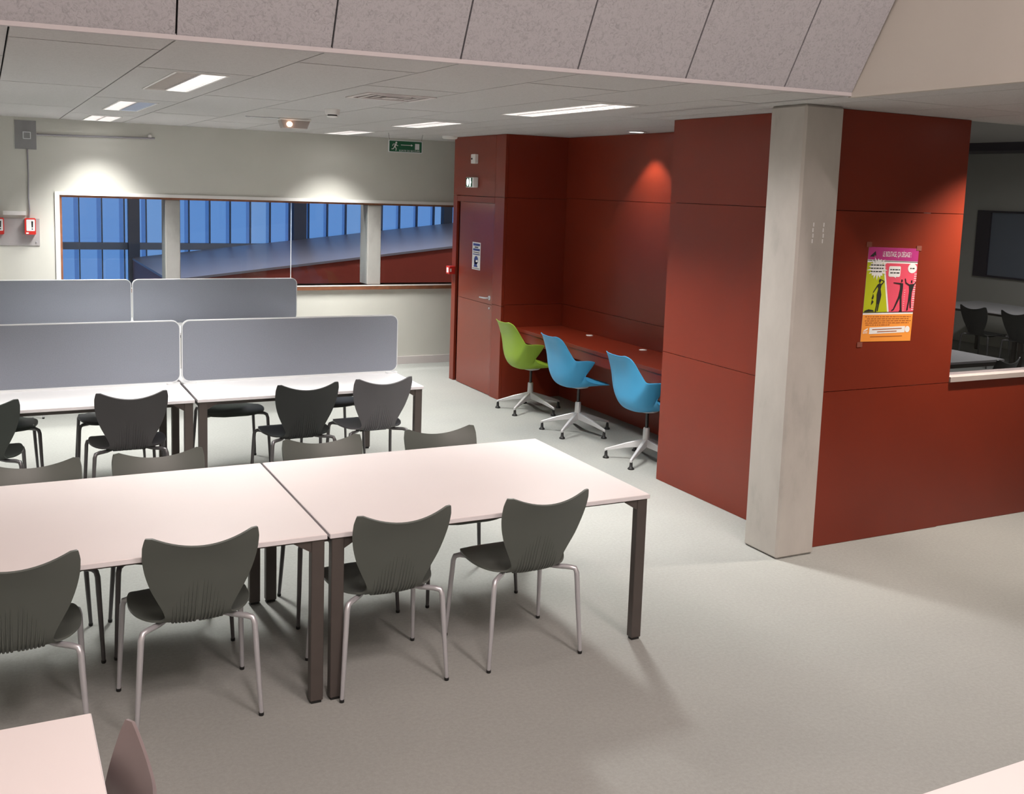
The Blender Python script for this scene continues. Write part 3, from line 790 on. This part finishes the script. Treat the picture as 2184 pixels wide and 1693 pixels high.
# silhouettes
def S(pts): return pts
woman = [[(0.275, 0.333), (0.29, 0.338), (0.295, 0.355), (0.285, 0.372), (0.265, 0.372), (0.252, 0.355), (0.258, 0.338)],
         [(0.235, 0.392), (0.275, 0.375), (0.315, 0.395), (0.30, 0.44), (0.325, 0.50), (0.318, 0.54), (0.24, 0.54), (0.235, 0.50), (0.255, 0.44)],
         [(0.24, 0.54), (0.318, 0.54), (0.295, 0.61), (0.283, 0.675), (0.265, 0.675), (0.272, 0.60), (0.262, 0.60), (0.248, 0.685), (0.225, 0.685), (0.243, 0.61)],
         [(0.30, 0.385), (0.36, 0.355), (0.365, 0.362), (0.315, 0.40)], [(0.365, 0.362), (0.355, 0.352), (0.285, 0.334), (0.285, 0.342)],
         [(0.235, 0.392), (0.25, 0.405), (0.165, 0.482), (0.155, 0.475)], [(0.165, 0.49), (0.18, 0.52), (0.17, 0.55), (0.14, 0.54), (0.155, 0.515)], [(0.15, 0.555), (0.185, 0.575), (0.16, 0.60), (0.14, 0.61)],
         [(0.02, 0.672), (0.1, 0.655), (0.19, 0.665), (0.21, 0.68), (0.02, 0.685)]]
man1 = [[(0.70, 0.335), (0.725, 0.335), (0.728, 0.36), (0.70, 0.365)], [(0.685, 0.372), (0.74, 0.375), (0.745, 0.43), (0.735, 0.52), (0.67, 0.52), (0.69, 0.43)],
        [(0.69, 0.372), (0.69, 0.39), (0.55, 0.375), (0.55, 0.366)], [(0.67, 0.515), (0.71, 0.52), (0.60, 0.665), (0.555, 0.675), (0.55, 0.665), (0.585, 0.65)],
        [(0.70, 0.52), (0.735, 0.52), (0.758, 0.66), (0.77, 0.68), (0.70, 0.68), (0.725, 0.66)]]
man2 = [[(0.90, 0.342), (0.925, 0.342), (0.925, 0.37), (0.90, 0.37)], [(0.865, 0.385), (0.96, 0.38), (0.965, 0.40), (0.935, 0.47), (0.93, 0.56), (0.875, 0.56), (0.88, 0.46)],
        [(0.865, 0.385), (0.865, 0.40), (0.79, 0.375), (0.77, 0.325), (0.785, 0.322), (0.805, 0.365)], [(0.96, 0.38), (0.995, 0.355), (0.998, 0.368), (0.965, 0.40)],
        [(0.875, 0.56), (0.90, 0.56), (0.885, 0.665), (0.855, 0.67)], [(0.905, 0.56), (0.93, 0.56), (0.945, 0.64), (0.925, 0.64)]]
pp(woman, 3, 'ink', 'silhouette'); pp(man1, 3, 'ink', 'silhouette'); pp(man2, 3, 'ink', 'silhouette')
dash = []
for v in [0.27+0.024*k for k in range(17)]:
    for u in (0.955, 0.982):
        dash.append([(u, v), (u+0.016, v-0.003), (u+0.016, v+0.007), (u, v+0.010)])
    if v > 0.42: dash.append([(0.78, v+0.01), (0.80, v+0.008), (0.80, v+0.012), (0.78, v+0.014)])
pp(dash, 1, 'label', 'brick_pattern')
lines = []
for k, (u0, u1) in enumerate(((0.05, 0.96), (0.09, 0.92), (0.05, 0.97), (0.06, 0.93), (0.07, 0.55))):
    v = 0.735+0.022*k; u = u0
    while u < u1-0.01:
        L_ = min(random.uniform(0.02, 0.09), u1-u); lines.append([(u, v-0.004), (u+L_, v-0.0045), (u+L_, v+0.004), (u, v+0.0045)]); u += L_+0.014
lines.append([(0.18, 0.946), (0.82, 0.940), (0.82, 0.948), (0.18, 0.955)])
pp(lines, 1, 'brownink', 'body_print')
pp([[(0.155, 0.85), (0.865, 0.838), (0.862, 0.905), (0.152, 0.92)], [(0.03, 0.885), (0.12, 0.855), (0.12, 0.872), (0.07, 0.885)], [(0.03, 0.895), (0.12, 0.89), (0.12, 0.896), (0.03, 0.901)], [(0.03, 0.908), (0.12, 0.903), (0.12, 0.909), (0.03, 0.914)],
    [(0.915+0.048*cos(2*pi*k/18), 0.872+0.034*sin(2*pi*k/18)) for k in range(18)]], 1, 'label', 'white_boxes')
pp([[(0.21, 0.868), (0.80, 0.857), (0.80, 0.866), (0.21, 0.877)], [(0.31, 0.893), (0.70, 0.886), (0.70, 0.895), (0.31, 0.902)]], 2, 'brownink', 'box_print')
pp([[(0.04, 0.095), (0.14, 0.04), (0.155, 0.09), (0.12, 0.085), (0.12, 0.10), (0.04, 0.10)]], 1, 'ink', 'megaphone_symbol')
text('LE BIZUTAGE, ÇA DÉGAGE !', 0.046, 'label', t, Matrix.Translation((pu(0.57, 0.072)[0], -0.0022, pu(0.57, 0.072)[1])) @ Matrix.Rotation(pi/2, 4, 'X'), 'headline', sx=0.44)
for (u, v) in ((0.0, -0.025), (1.0, -0.005), (-0.01, 1.03)):
    c = pu(u, v); rbox('tape', c[0]-0.022, c[0]+0.022, -0.0030, -0.0024, c[1]-0.016, c[1]+0.016, 'tape', t)

# pale marks on the concrete column (old adhesive strips)
for (mx, mz0, mz1) in ((4.338, 1.93, 2.06), (4.418, 1.93, 2.06)):
    for k in range(4):
        z0 = mz0+(mz1-mz0)*k/4
        rbox('adhesive_mark', mx-4.375-0.004+0.003*(k % 2), mx-4.375+0.004+0.003*(k % 2), -0.1575, -0.1558, z0+0.004, z0+0.028, 'label', colm)

# ---------------- tables
def make_table(name='work_table', topm='top'):
    """1.6 x 1.2 m table, origin at the floor under its centre"""
    t = empty(name)
    L_, D_, T = 0.797, 0.60, 0.74
    tp = rbox('tabletop', -L_, L_, -D_, D_, T-0.022, T, topm, t, 0.002)
    ed = MB()
    ed.box(-L_-0.001, L_+0.001, -D_-0.001, -D_+0.002, T-0.020, T-0.002); ed.box(-L_-0.001, L_+0.001, D_-0.002, D_+0.001, T-0.020, T-0.002)
    ed.box(-L_-0.001, -L_+0.002, -D_, D_, T-0.020, T-0.002); ed.box(L_-0.002, L_+0.001, -D_, D_, T-0.020, T-0.002)
    ed.build('edge_band', 'edge', tp)
    for sx in (-1, 1):
        for sy in (-1, 1):
            x0, x1 = sorted((sx*(L_-0.008), sx*(L_-0.063))); y0, y1 = sorted((sy*(D_-0.006), sy*(D_-0.050)))
            lg = MB().box(x0, x1, y0, y1, 0.012, T-0.023).build('leg', 'legbrown', t, 0.003)
            rbox('foot', x0+0.006, x1-0.006, y0+0.006, y1-0.006, 0.0, 0.013, 'rubber', lg)
            xa = sx*(L_-0.062)
            g = MB().prism([(xa, T-0.024), (xa, T-0.075), (xa-sx*0.075, T-0.03), (xa-sx*0.075, T-0.024)] if sx < 0 else
                           [(xa, T-0.024), (xa-sx*0.075, T-0.024), (xa-sx*0.075, T-0.03), (xa, T-0.075)], y0+0.006, y1-0.006, 'y')
            g.build('corner_bracket', 'legbrown', lg)
    for sy in (-1, 1):
        rbox('rail', -L_+0.064, L_-0.064, sy*0.47-0.02, sy*0.47+0.02, T-0.065, T-0.0235, 'legdark', t)
    for sx in (-1, 1):
        rbox('end_rail', sx*(L_-0.035)-0.02, sx*(L_-0.035)+0.02, -D_+0.051, D_-0.051, T-0.062, T-0.0235, 'legdark', t)
    return t
YN, YFR, YRR = 4.676, 7.575, 10.70
proto_t = make_table('work_table', 'top')
proto_c = make_table('work_table', 'topcool')
TG = 'work tables in rows'
specs = [(proto_t, 2.034, YN, 'white table with a pinkish lamplight tint in the foreground row, right one, beside the passage', 0),
         (proto_t, 0.426, YN, 'white table with a pinkish lamplight tint in the foreground row, left one, running out of the picture', 0),
         (proto_c, 2.006, YFR, 'white table of the second row with a grey screen, right one', 0),
         (proto_c, 0.392, YFR, 'white table of the second row with a grey screen, left one', 0),
         (proto_c, 2.050, YRR, 'table of the row by the long window, right one, hidden behind screens', 0),
         (proto_c, 0.430, YRR, 'table of the row by the long window, left one, hidden behind screens', 0),
         (proto_t, -0.580, 2.295, 'table corner at the bottom left edge of the picture', 0),
         (proto_t, 1.95, 1.068, 'table corner at the bottom right edge of the picture', 0)]
used = set()
for pr, x, y, lb, rzv in specs:
    o = pr if pr.name not in used else copy_tree(pr)
    used.add(pr.name)
    o.location = (x, y, 0); o.rotation_euler = (0, 0, rzv)
    tag(o, lb, 'table', TG)

for tb in [o for o in COL.objects if o.parent is None and str(o.get('label', '')).endswith('right one, beside the passage')]:
    rbox('joint_light_block', -0.822, -0.780, -0.545, 0.545, 0.690, 0.714, 'legbrown', tb)      # added under the table joint to block light leaking through
# ---------------- desk screens
def make_screen(w, clamps=True):
    t = empty('desk_screen')
    pan = MB().prism(round_rect(-w/2, w/2, 0.012, 0.45, 0.055), -0.012, 0.012, 'y').build('felt_panel', 'screen', t)
    # pale rim as a tube-like band round the outline
    rr = round_rect(-w/2-0.001, w/2+0.001, 0.011, 0.452, 0.056); ri = round_rect(-w/2+0.006, w/2-0.006, 0.018, 0.445, 0.05)
    mb = MB(); n = len(rr)
    vs = [(a, -0.0128, b) for a, b in rr]+[(a, -0.0128, b) for a, b in ri]+[(a, 0.0128, b) for a, b in rr]+[(a, 0.0128, b) for a, b in ri]
    fs = []
    for i in range(n):
        j = (i+1) % n
        fs += [(i, j, n+j, n+i), (2*n+j, 2*n+i, 3*n+i, 3*n+j), (j, i, 2*n+i, 2*n+j)]
    mb.add(vs, fs); mb.build('rim', 'rim', t)
    rbox('base_rail', -w/2+0.05, w/2-0.05, -0.016, 0.016, 0.0, 0.013, 'clamp', t)
    for sx in (-1, 1):
        x = sx*(w/2-0.05)
        c = MB().prism(round_rect(x-0.045, x+0.045, -0.05, 0.02, 0.02), 0.0, 0.010); c.build('clamp', 'clamp', t)
    return t
SG = 'grey desk screens'
scr = make_screen(1.610)
for i, (x, y, lb) in enumerate(((2.008, YFR, 'grey felt desk screen with rounded corners on second row, right one'), (0.388, YFR, 'grey felt desk screen on second row, left one, cut by picture edge'),
                            (2.050, YRR, 'grey felt desk screen by the long window, right one'), (0.430, YRR, 'grey felt desk screen by the long window, left one, cut by picture edge'))):
    o = scr if i == 0 else copy_tree(scr)
    o.location = (x, y, 0.74); tag(o, lb, 'desk screen', SG)

# ---------------- shell chairs
def lerp_tab(tab, s):
    for (a, va), (b, vb) in zip(tab[:-1], tab[1:]):
        if s <= b:
            t = (s-a)/(b-a) if b > a else 0
            t = max(0, min(1, t))
            if isinstance(va, tuple): return tuple(p+(q-p)*t for p, q in zip(va, vb))
            return va+(vb-va)*t
    return tab[-1][1]
def catmull(P, n):
    out = []
    for i in range(len(P)-1):
        p0, p1, p2, p3 = P[max(i-1, 0)], P[i], P[i+1], P[min(i+2, len(P)-1)]
        for k in range(n):
            t = k/n
            out.append(tuple(0.5*((2*b)+(-a+c)*t+(2*a-5*b+4*c-d)*t*t+(-a+3*b-3*c+d)*t**3) for a, b, c, d in zip(p0, p1, p2, p3)))
    out.append(P[-1]); return out
# rows: (y, z, half width, edge lift along normal)
PROF = [(0.222, 0.428, 0.170, 0.000), (0.205, 0.446, 0.200, 0.000), (0.15, 0.452, 0.226, 0.004), (0.08, 0.447, 0.238, 0.010), (0.00, 0.439, 0.238, 0.016), (-0.07, 0.433, 0.222, 0.018),
        (-0.125, 0.432, 0.186, 0.014), (-0.165, 0.441, 0.146, 0.010), (-0.190, 0.464, 0.127, 0.009), (-0.205, 0.500, 0.136, 0.012), (-0.219, 0.545, 0.158, 0.017), (-0.237, 0.60, 0.184, 0.023),
        (-0.256, 0.66, 0.205, 0.029), (-0.276, 0.715, 0.216, 0.034), (-0.297, 0.76, 0.217, 0.042), (-0.313, 0.79, 0.2155, 0.049)]
FINE = catmull(PROF, 3)
def shell_pt(row, t):
    y, z, w, c = FINE[row]
    a, b = FINE[max(row-1, 0)], FINE[min(row+1, len(FINE)-1)]
    d = Vector((0, b[0]-a[0], b[1]-a[1])).normalized()
    n = Vector((0, d.z, -d.y))
    if n.z < 0 and row < 18: n = -n
    if row >= 18 and n.y < 0: n = -n
    # at the top, the corners rise and the middle dips
    k = max(0.0, (row-(len(FINE)-13))/12.0)
    rise = (0.036*t*t - 0.016*max(0, (abs(t)-0.86)/0.14)**2)*k
    ww = w
    if row > len(FINE)-4: ww = w*(1-0.012*(row-(len(FINE)-4)))
    fr = max(0.0, (5-row)/5.0)
    back = -0.030*fr*max(0, (abs(t)-0.5)/0.5)**2
    p = Vector((t*ww, y, z)) + n*(c*t*t) + d*rise
    p.y += back
    return p, n
def shell_mesh(nt=18):
    rows = len(FINE)
    vs = [shell_pt(r, -1+2*j/nt)[0] for r in range(rows) for j in range(nt+1)]
    fs = [(r*(nt+1)+j, r*(nt+1)+j+1, (r+1)*(nt+1)+j+1, (r+1)*(nt+1)+j) for r in range(rows-1) for j in range(nt)]
    bm = bmesh.new()
    bv = [bm.verts.new(v) for v in vs]
    for q in fs: bm.faces.new([bv[i] for i in q])
    bmesh.ops.recalc_face_normals(bm, faces=bm.faces)
    bm.normal_update(); bm.verts.ensure_lookup_table(); bm.faces.ensure_lookup_table()
    off = []
    for v in bm.verts: off.append(v.co - v.normal*0.0)
    th = 0.009
    # make sure the normal points up on the seat
    sgn = 1 if bm.verts[6*(nt+1)+nt//2].normal.z > 0 else -1
    low = [v.co - v.normal*sgn*th for v in bm.verts]
    n0 = len(vs)
    bm2 = bmesh.new()
    top = [bm2.verts.new(v.co) for v in bm.verts]; bot = [bm2.verts.new(p) for p in low]
    for q in fs:
        bm2.faces.new([top[i] for i in q]); bm2.faces.new([bot[i] for i in reversed(q)])
    W = nt+1
    loop = [j for j in range(W)] + [r*W+nt for r in range(1, rows)] + [(rows-1)*W+j for j in range(nt-1, -1, -1)] + [r*W for r in range(rows-2, 0, -1)]
    for i in range(len(loop)):
        a, b = loop[i], loop[(i+1) % len(loop)]
        bm2.faces.new([top[a], top[b], bot[b], bot[a]])
    bmesh.ops.recalc_face_normals(bm2, faces=bm2.faces)
    for fc in bm2.faces: fc.smooth = True
    rim_e = [e for e in bm2.edges if any(len(f.verts) == 4 and False for f in e.link_faces)]
    me = bpy.data.meshes.new('shell'); bm2.to_mesh(me); bm2.free(); bm.free()
    me.set_sharp_from_angle(angle=radians(50))
    return me
SHELL = shell_mesh()
def rib_mesh():
    mb = MB()
    R0, R1 = 19, 36
    for side in (-1, 1):
        for i in range(7):
            xo = side*(0.012+0.0135*i)
            top = R1-int(1.2*i) if i > 0 else R1-1
            pts, rad = [], []
            for r in range(R0, top+1):
                w = FINE[r][2]
                sp = 1.0 + 0.12*(r-R0)/(R1-R0)
                tt = max(-0.97, min(0.97, xo*sp/w))
                p, n = shell_pt(r, tt)
                k = (r-R0)/(top-R0)
                rr = 0.0064*(1-k)**0.6 + 0.0004
                pts.append(p - n*0.0088); rad.append(rr)
            mb.tube(pts, rad, 6)
    return mb.mesh('ribs')
RIBS = rib_mesh()
def leg_meshes(front, sx):
    if front:
        K = [(sx*0.10, 0.075, 0.423), (sx*0.17, 0.12, 0.424), (sx*0.222, 0.165, 0.427), (sx*0.238, 0.182, 0.418), (sx*0.2435, 0.190, 0.395), (sx*0.252, 0.208, 0.20), (sx*0.26, 0.2225, 0.012)]
    else:
        K = [(sx*0.08, -0.05, 0.418), (sx*0.14, -0.125, 0.418), (sx*0.19, -0.180, 0.424), (sx*0.212, -0.198, 0.420), (sx*0.219, -0.204, 0.398), (sx*0.231, -0.213, 0.20), (sx*0.243, -0.2225, 0.012)]
    R = [0.010, 0.0115, 0.012, 0.0125, 0.0125, 0.0112, 0.0088]
    a = MB().tube(K, R, 10).mesh('leg')
    x, y, _ = K[-1]
    b = MB().lathe([(0.0085, 0), (0.0105, 0.003), (0.0105, 0.014)], 10, (x, y, 0)).mesh('foot_cap')
    return a, b
LEGS = [leg_meshes(fr, sx) for fr in (True, False) for sx in (-1, 1)]
def with_mat(me, m):
    c = me.copy(); c.materials.clear(); c.materials.append(MT[m]); return c
def fixn(me):
    bm = bmesh.new(); bm.from_mesh(me); bmesh.ops.recalc_face_normals(bm, faces=bm.faces); bm.to_mesh(me); bm.free()
for a, b in LEGS: fixn(a); fixn(b)
fixn(RIBS)
def make_chair(shell, legm):
    t = empty('shell_chair')
    s = link_mesh('shell', with_mat(SHELL, shell), t)
    rb = link_mesh('back_ribs', with_mat(RIBS, shell), s); rb['kind'] = 'stuff'
    for a, b in LEGS:
        l = link_mesh('leg', with_mat(a, legm), t); link_mesh('foot_cap', with_mat(b, 'rubber'), l)
    rbox('seat_mount', -0.10, 0.10, -0.09, 0.10, 0.405, 0.424, 'rubber', t)
    return t
PROTO = {}
def chair(x, y, rz_, shell, legm, label, group):
    k = (shell, legm)
    if k not in PROTO: o = PROTO[k] = make_chair(shell, legm)
    else: o = copy_tree(PROTO[k])
    o.location = (x, y, 0); o.rotation_euler = (0, 0, rz_)
    tag(o, label, 'chair', group); return o
G1, G2, G3, G4 = 'grey-green chairs at the foreground tables', 'dark chairs at the second-row tables', 'chairs by the long window', 'chairs in the side room'
chair(2.215, 4.278, 0.02, 'chair', 'steel', 'grey-green shell chair seen from behind, nearest the free table corner', G1)
chair(1.526, 4.278, 0.02, 'chair', 'steel', 'grey-green shell chair seen from behind, right of the paired table legs', G1)
chair(0.711, 4.300, 0.0, 'chair', 'steel', 'grey-green shell chair seen from behind, left of the paired table legs', G1)
chair(0.055, 4.270, 0.0, 'chair', 'steel', 'grey-green shell chair seen from behind, cut by the left picture edge', G1)
chair(2.256, 5.070, pi, 'chair', 'steeldark', 'shell chair beyond the foreground table, only its backrest showing, rightmost', G1)
chair(1.573, 5.070, pi, 'chair', 'steeldark', 'shell chair beyond the foreground table, backrest showing right of the table joint', G1)
chair(0.735, 5.060, pi, 'chair', 'steeldark', 'shell chair beyond the foreground table, backrest showing left of the table joint', G1)
chair(0.160, 5.050, pi, 'chair', 'steeldark', 'shell chair beyond the foreground table, backrest showing at the left picture edge', G1)
chair(0.798, 7.185, -0.02, 'chaircharcoal', 'steeldark', 'charcoal shell chair seen from behind at the left second-row table', G2)
chair(1.905, 7.140, 0.03, 'chairblack', 'steeldark', 'black shell chair seen from behind in the middle of the second row', G2)
chair(2.466, 7.195, 0.03, 'chairgrey', 'steeldark', 'slate-grey shell chair seen from behind at the right end of second row', G2)
chair(-0.065, 7.15, 0.0, 'chairgreen', 'steeldark', 'dark green shell chair cut by the left edge in the second row', G2)
chair(1.625, 8.00, pi, 'chairgreen', 'steeldark', 'dark green shell chair facing the viewer under the second-row table', G2)
chair(2.40, 8.08, pi, 'chairblack', 'steeldark', 'black shell chair facing the viewer, half hidden between two second-row chairs', G2)
chair(0.79, 8.00, pi, 'chairblack', 'steeldark', 'black shell chair facing the viewer behind the charcoal chair', G2)
chair(0.05, 7.98, pi, 'chairgreen', 'steeldark', 'dark shell chair facing the viewer at the left edge under second-row table', G2)
chair(0.17, 10.32, 0, 'chairgrey', 'steel', 'shell chair of the window row, only its chrome legs showing', G3)
chair(-0.004, 2.440, pi/2-0.01, 'chairmauve', 'steel', 'mauve-grey shell chair at the end of the bottom left table', None)

# ---------------- swivel chairs
ROWS = [((0.275, 0.447), (0.235, 0.155, 0.452)), ((0.245, 0.456), (0.215, 0.195, 0.464)), ((0.16, 0.457), (0.14, 0.225, 0.474)), ((0.06, 0.449), (0.03, 0.238, 0.492)), ((-0.02, 0.441), (-0.075, 0.244, 0.525)),
        ((-0.09, 0.437), (-0.085, 0.250, 0.575)), ((-0.150, 0.439), (-0.035, 0.272, 0.660)), ((-0.190, 0.452), (0.012, 0.292, 0.703)), ((-0.218, 0.480), (-0.09, 0.284, 0.716)), ((-0.233, 0.520), (-0.175, 0.264, 0.708)),
        ((-0.240, 0.565), (-0.196, 0.250, 0.712)), ((-0.243, 0.61), (-0.210, 0.236, 0.745)), ((-0.250, 0.67), (-0.238, 0.216, 0.795)), ((-0.264, 0.74), (-0.264, 0.202, 0.845)), ((-0.285, 0.81), (-0.288, 0.189, 0.884)),
        ((-0.312, 0.87), (-0.310, 0.166, 0.906)), ((-0.345, 0.908), (-0.338, 0.135, 0.918))]
def swivel_shell():
    nt = 16; rows = len(ROWS)
    vs = []
    for (uc, zc), (ue, xe, ze) in ROWS:
        for j in range(nt+1):
            t = -1+2*j/nt; a = abs(t)
            x = xe*math.copysign(a**0.82, t)
            z = zc+(ze-zc)*a**3.0
            u = uc+(ue-uc)*a**2.2
            vs.append((x, u, z))
    fs = [(r*(nt+1)+j, r*(nt+1)+j+1, (r+1)*(nt+1)+j+1, (r+1)*(nt+1)+j) for r in range(rows-1) for j in range(nt)]
    me = bpy.data.meshes.new('shell'); me.from_pydata(vs, [], fs)
    bm = bmesh.new(); bm.from_mesh(me); bmesh.ops.recalc_face_normals(bm, faces=bm.faces)
    bm.faces.ensure_lookup_table(); bm.normal_update()
    if bm.faces[nt*3+nt//2].normal.z < 0: bmesh.ops.reverse_faces(bm, faces=bm.faces)
    for f_ in bm.faces: f_.smooth = True
    bm.to_mesh(me); bm.free()
    return me
SSH = swivel_shell()
def make_swivel(m):
    t = empty('swivel_chair')
    s = link_mesh('shell', with_mat(SSH, m), t)
    md = s.modifiers.new('thick', 'SOLIDIFY'); md.thickness = 0.010; md.offset = -1
    md = s.modifiers.new('sub', 'SUBSURF'); md.levels = 1; md.render_levels = 2
    MB().lathe([(0.03, 0.405), (0.085, 0.418), (0.10, 0.432)], 20).build('seat_mount', 'alu', t)
    MB().lathe([(0.0135, 0.26), (0.0135, 0.415)], 16).build('gas_lift', 'gas', t)
    MB().lathe([(0.034, 0.12), (0.034, 0.16), (0.029, 0.19), (0.027, 0.275), (0.022, 0.28)], 20).build('sleeve', 'alu', t)
    for k in range(5):
        a = radians(90+72*k); d = Vector((cos(a), sin(a), 0)); n = Vector((-d.y, d.x, 0))
        mb = MB(); vs = []
        for (r, zt, zb, wt) in ((0.02, 0.185, 0.120, 0.020), (0.17, 0.140, 0.098, 0.017), (0.322, 0.086, 0.066, 0.012), (0.338, 0.078, 0.056, 0.011)):
            p = d*r
            vs += [p+n*wt+Vector((0, 0, zb)), p-n*wt+Vector((0, 0, zb)), p-n*wt*0.75+Vector((0, 0, zt)), p+n*wt*0.75+Vector((0, 0, zt))]
        fs = [(0, 1, 2, 3), (15, 14, 13, 12)]
        for i in range(3):
            for j in range(4):
                q = i*4; fs.append((q+j, q+(j+1) % 4, q+4+(j+1) % 4, q+4+j))
        mb.add(vs, fs)
        arm = mb.build('base_arm', 'alu', t, 0.003)
        e = d*0.325
        MB().lathe([(0.025, 0.0), (0.027, 0.006), (0.022, 0.014), (0.014, 0.020), (0.012, 0.050), (0.008, 0.066)], 16, (e.x, e.y, 0)).build('glide', 'rubber', arm)
    return t
SWG = 'swivel chairs at the niche counter'
sg = make_swivel('green'); sg.location = (4.784, 9.06, 0); tag(sg, 'lime green swivel chair with short arms at the red counter', 'swivel chair', SWG)
sb = make_swivel('blue'); sb.location = (4.765, 8.078, 0); tag(sb, 'sky blue swivel chair between the green one and the other blue one', 'swivel chair', SWG)
sc_ = copy_tree(sb); sc_.location = (4.785, 6.985, 0); tag(sc_, 'sky blue swivel chair partly hidden by the near red wall', 'swivel chair', SWG)
for o in (sg, sb, sc_): o.rotation_euler = (0, 0, -pi/2)

# ---------------- side room furniture seen through the right-hand window
o = copy_tree(proto_c); o.location = (12.9, 10.1, 0); o.rotation_euler = (0, 0, pi/2); tag(o, 'white table against the far wall of the side room, far one', 'table', 'side room tables')
o = copy_tree(proto_c); o.location = (12.9, 8.48, 0); o.rotation_euler = (0, 0, pi/2); tag(o, 'white table against the far wall of the side room, near one', 'table', 'side room tables')
o = copy_tree(proto_c); o.location = (8.02, 7.42, 0); o.rotation_euler = (0, 0, pi/2); tag(o, 'white table in the side room just behind the window', 'table', 'side room tables')
chair(12.20, 9.72, -pi/2, 'chairblack', 'steeldark', 'black shell chair in the side room, left of two backs', G4)
chair(12.20, 9.06, -pi/2, 'chairblack', 'steeldark', 'black shell chair in the side room, right of two backs', G4)
chair(8.10, 6.50, 0.2, 'chairblack', 'steeldark', 'black shell chair close behind the side-room window sill', G4)
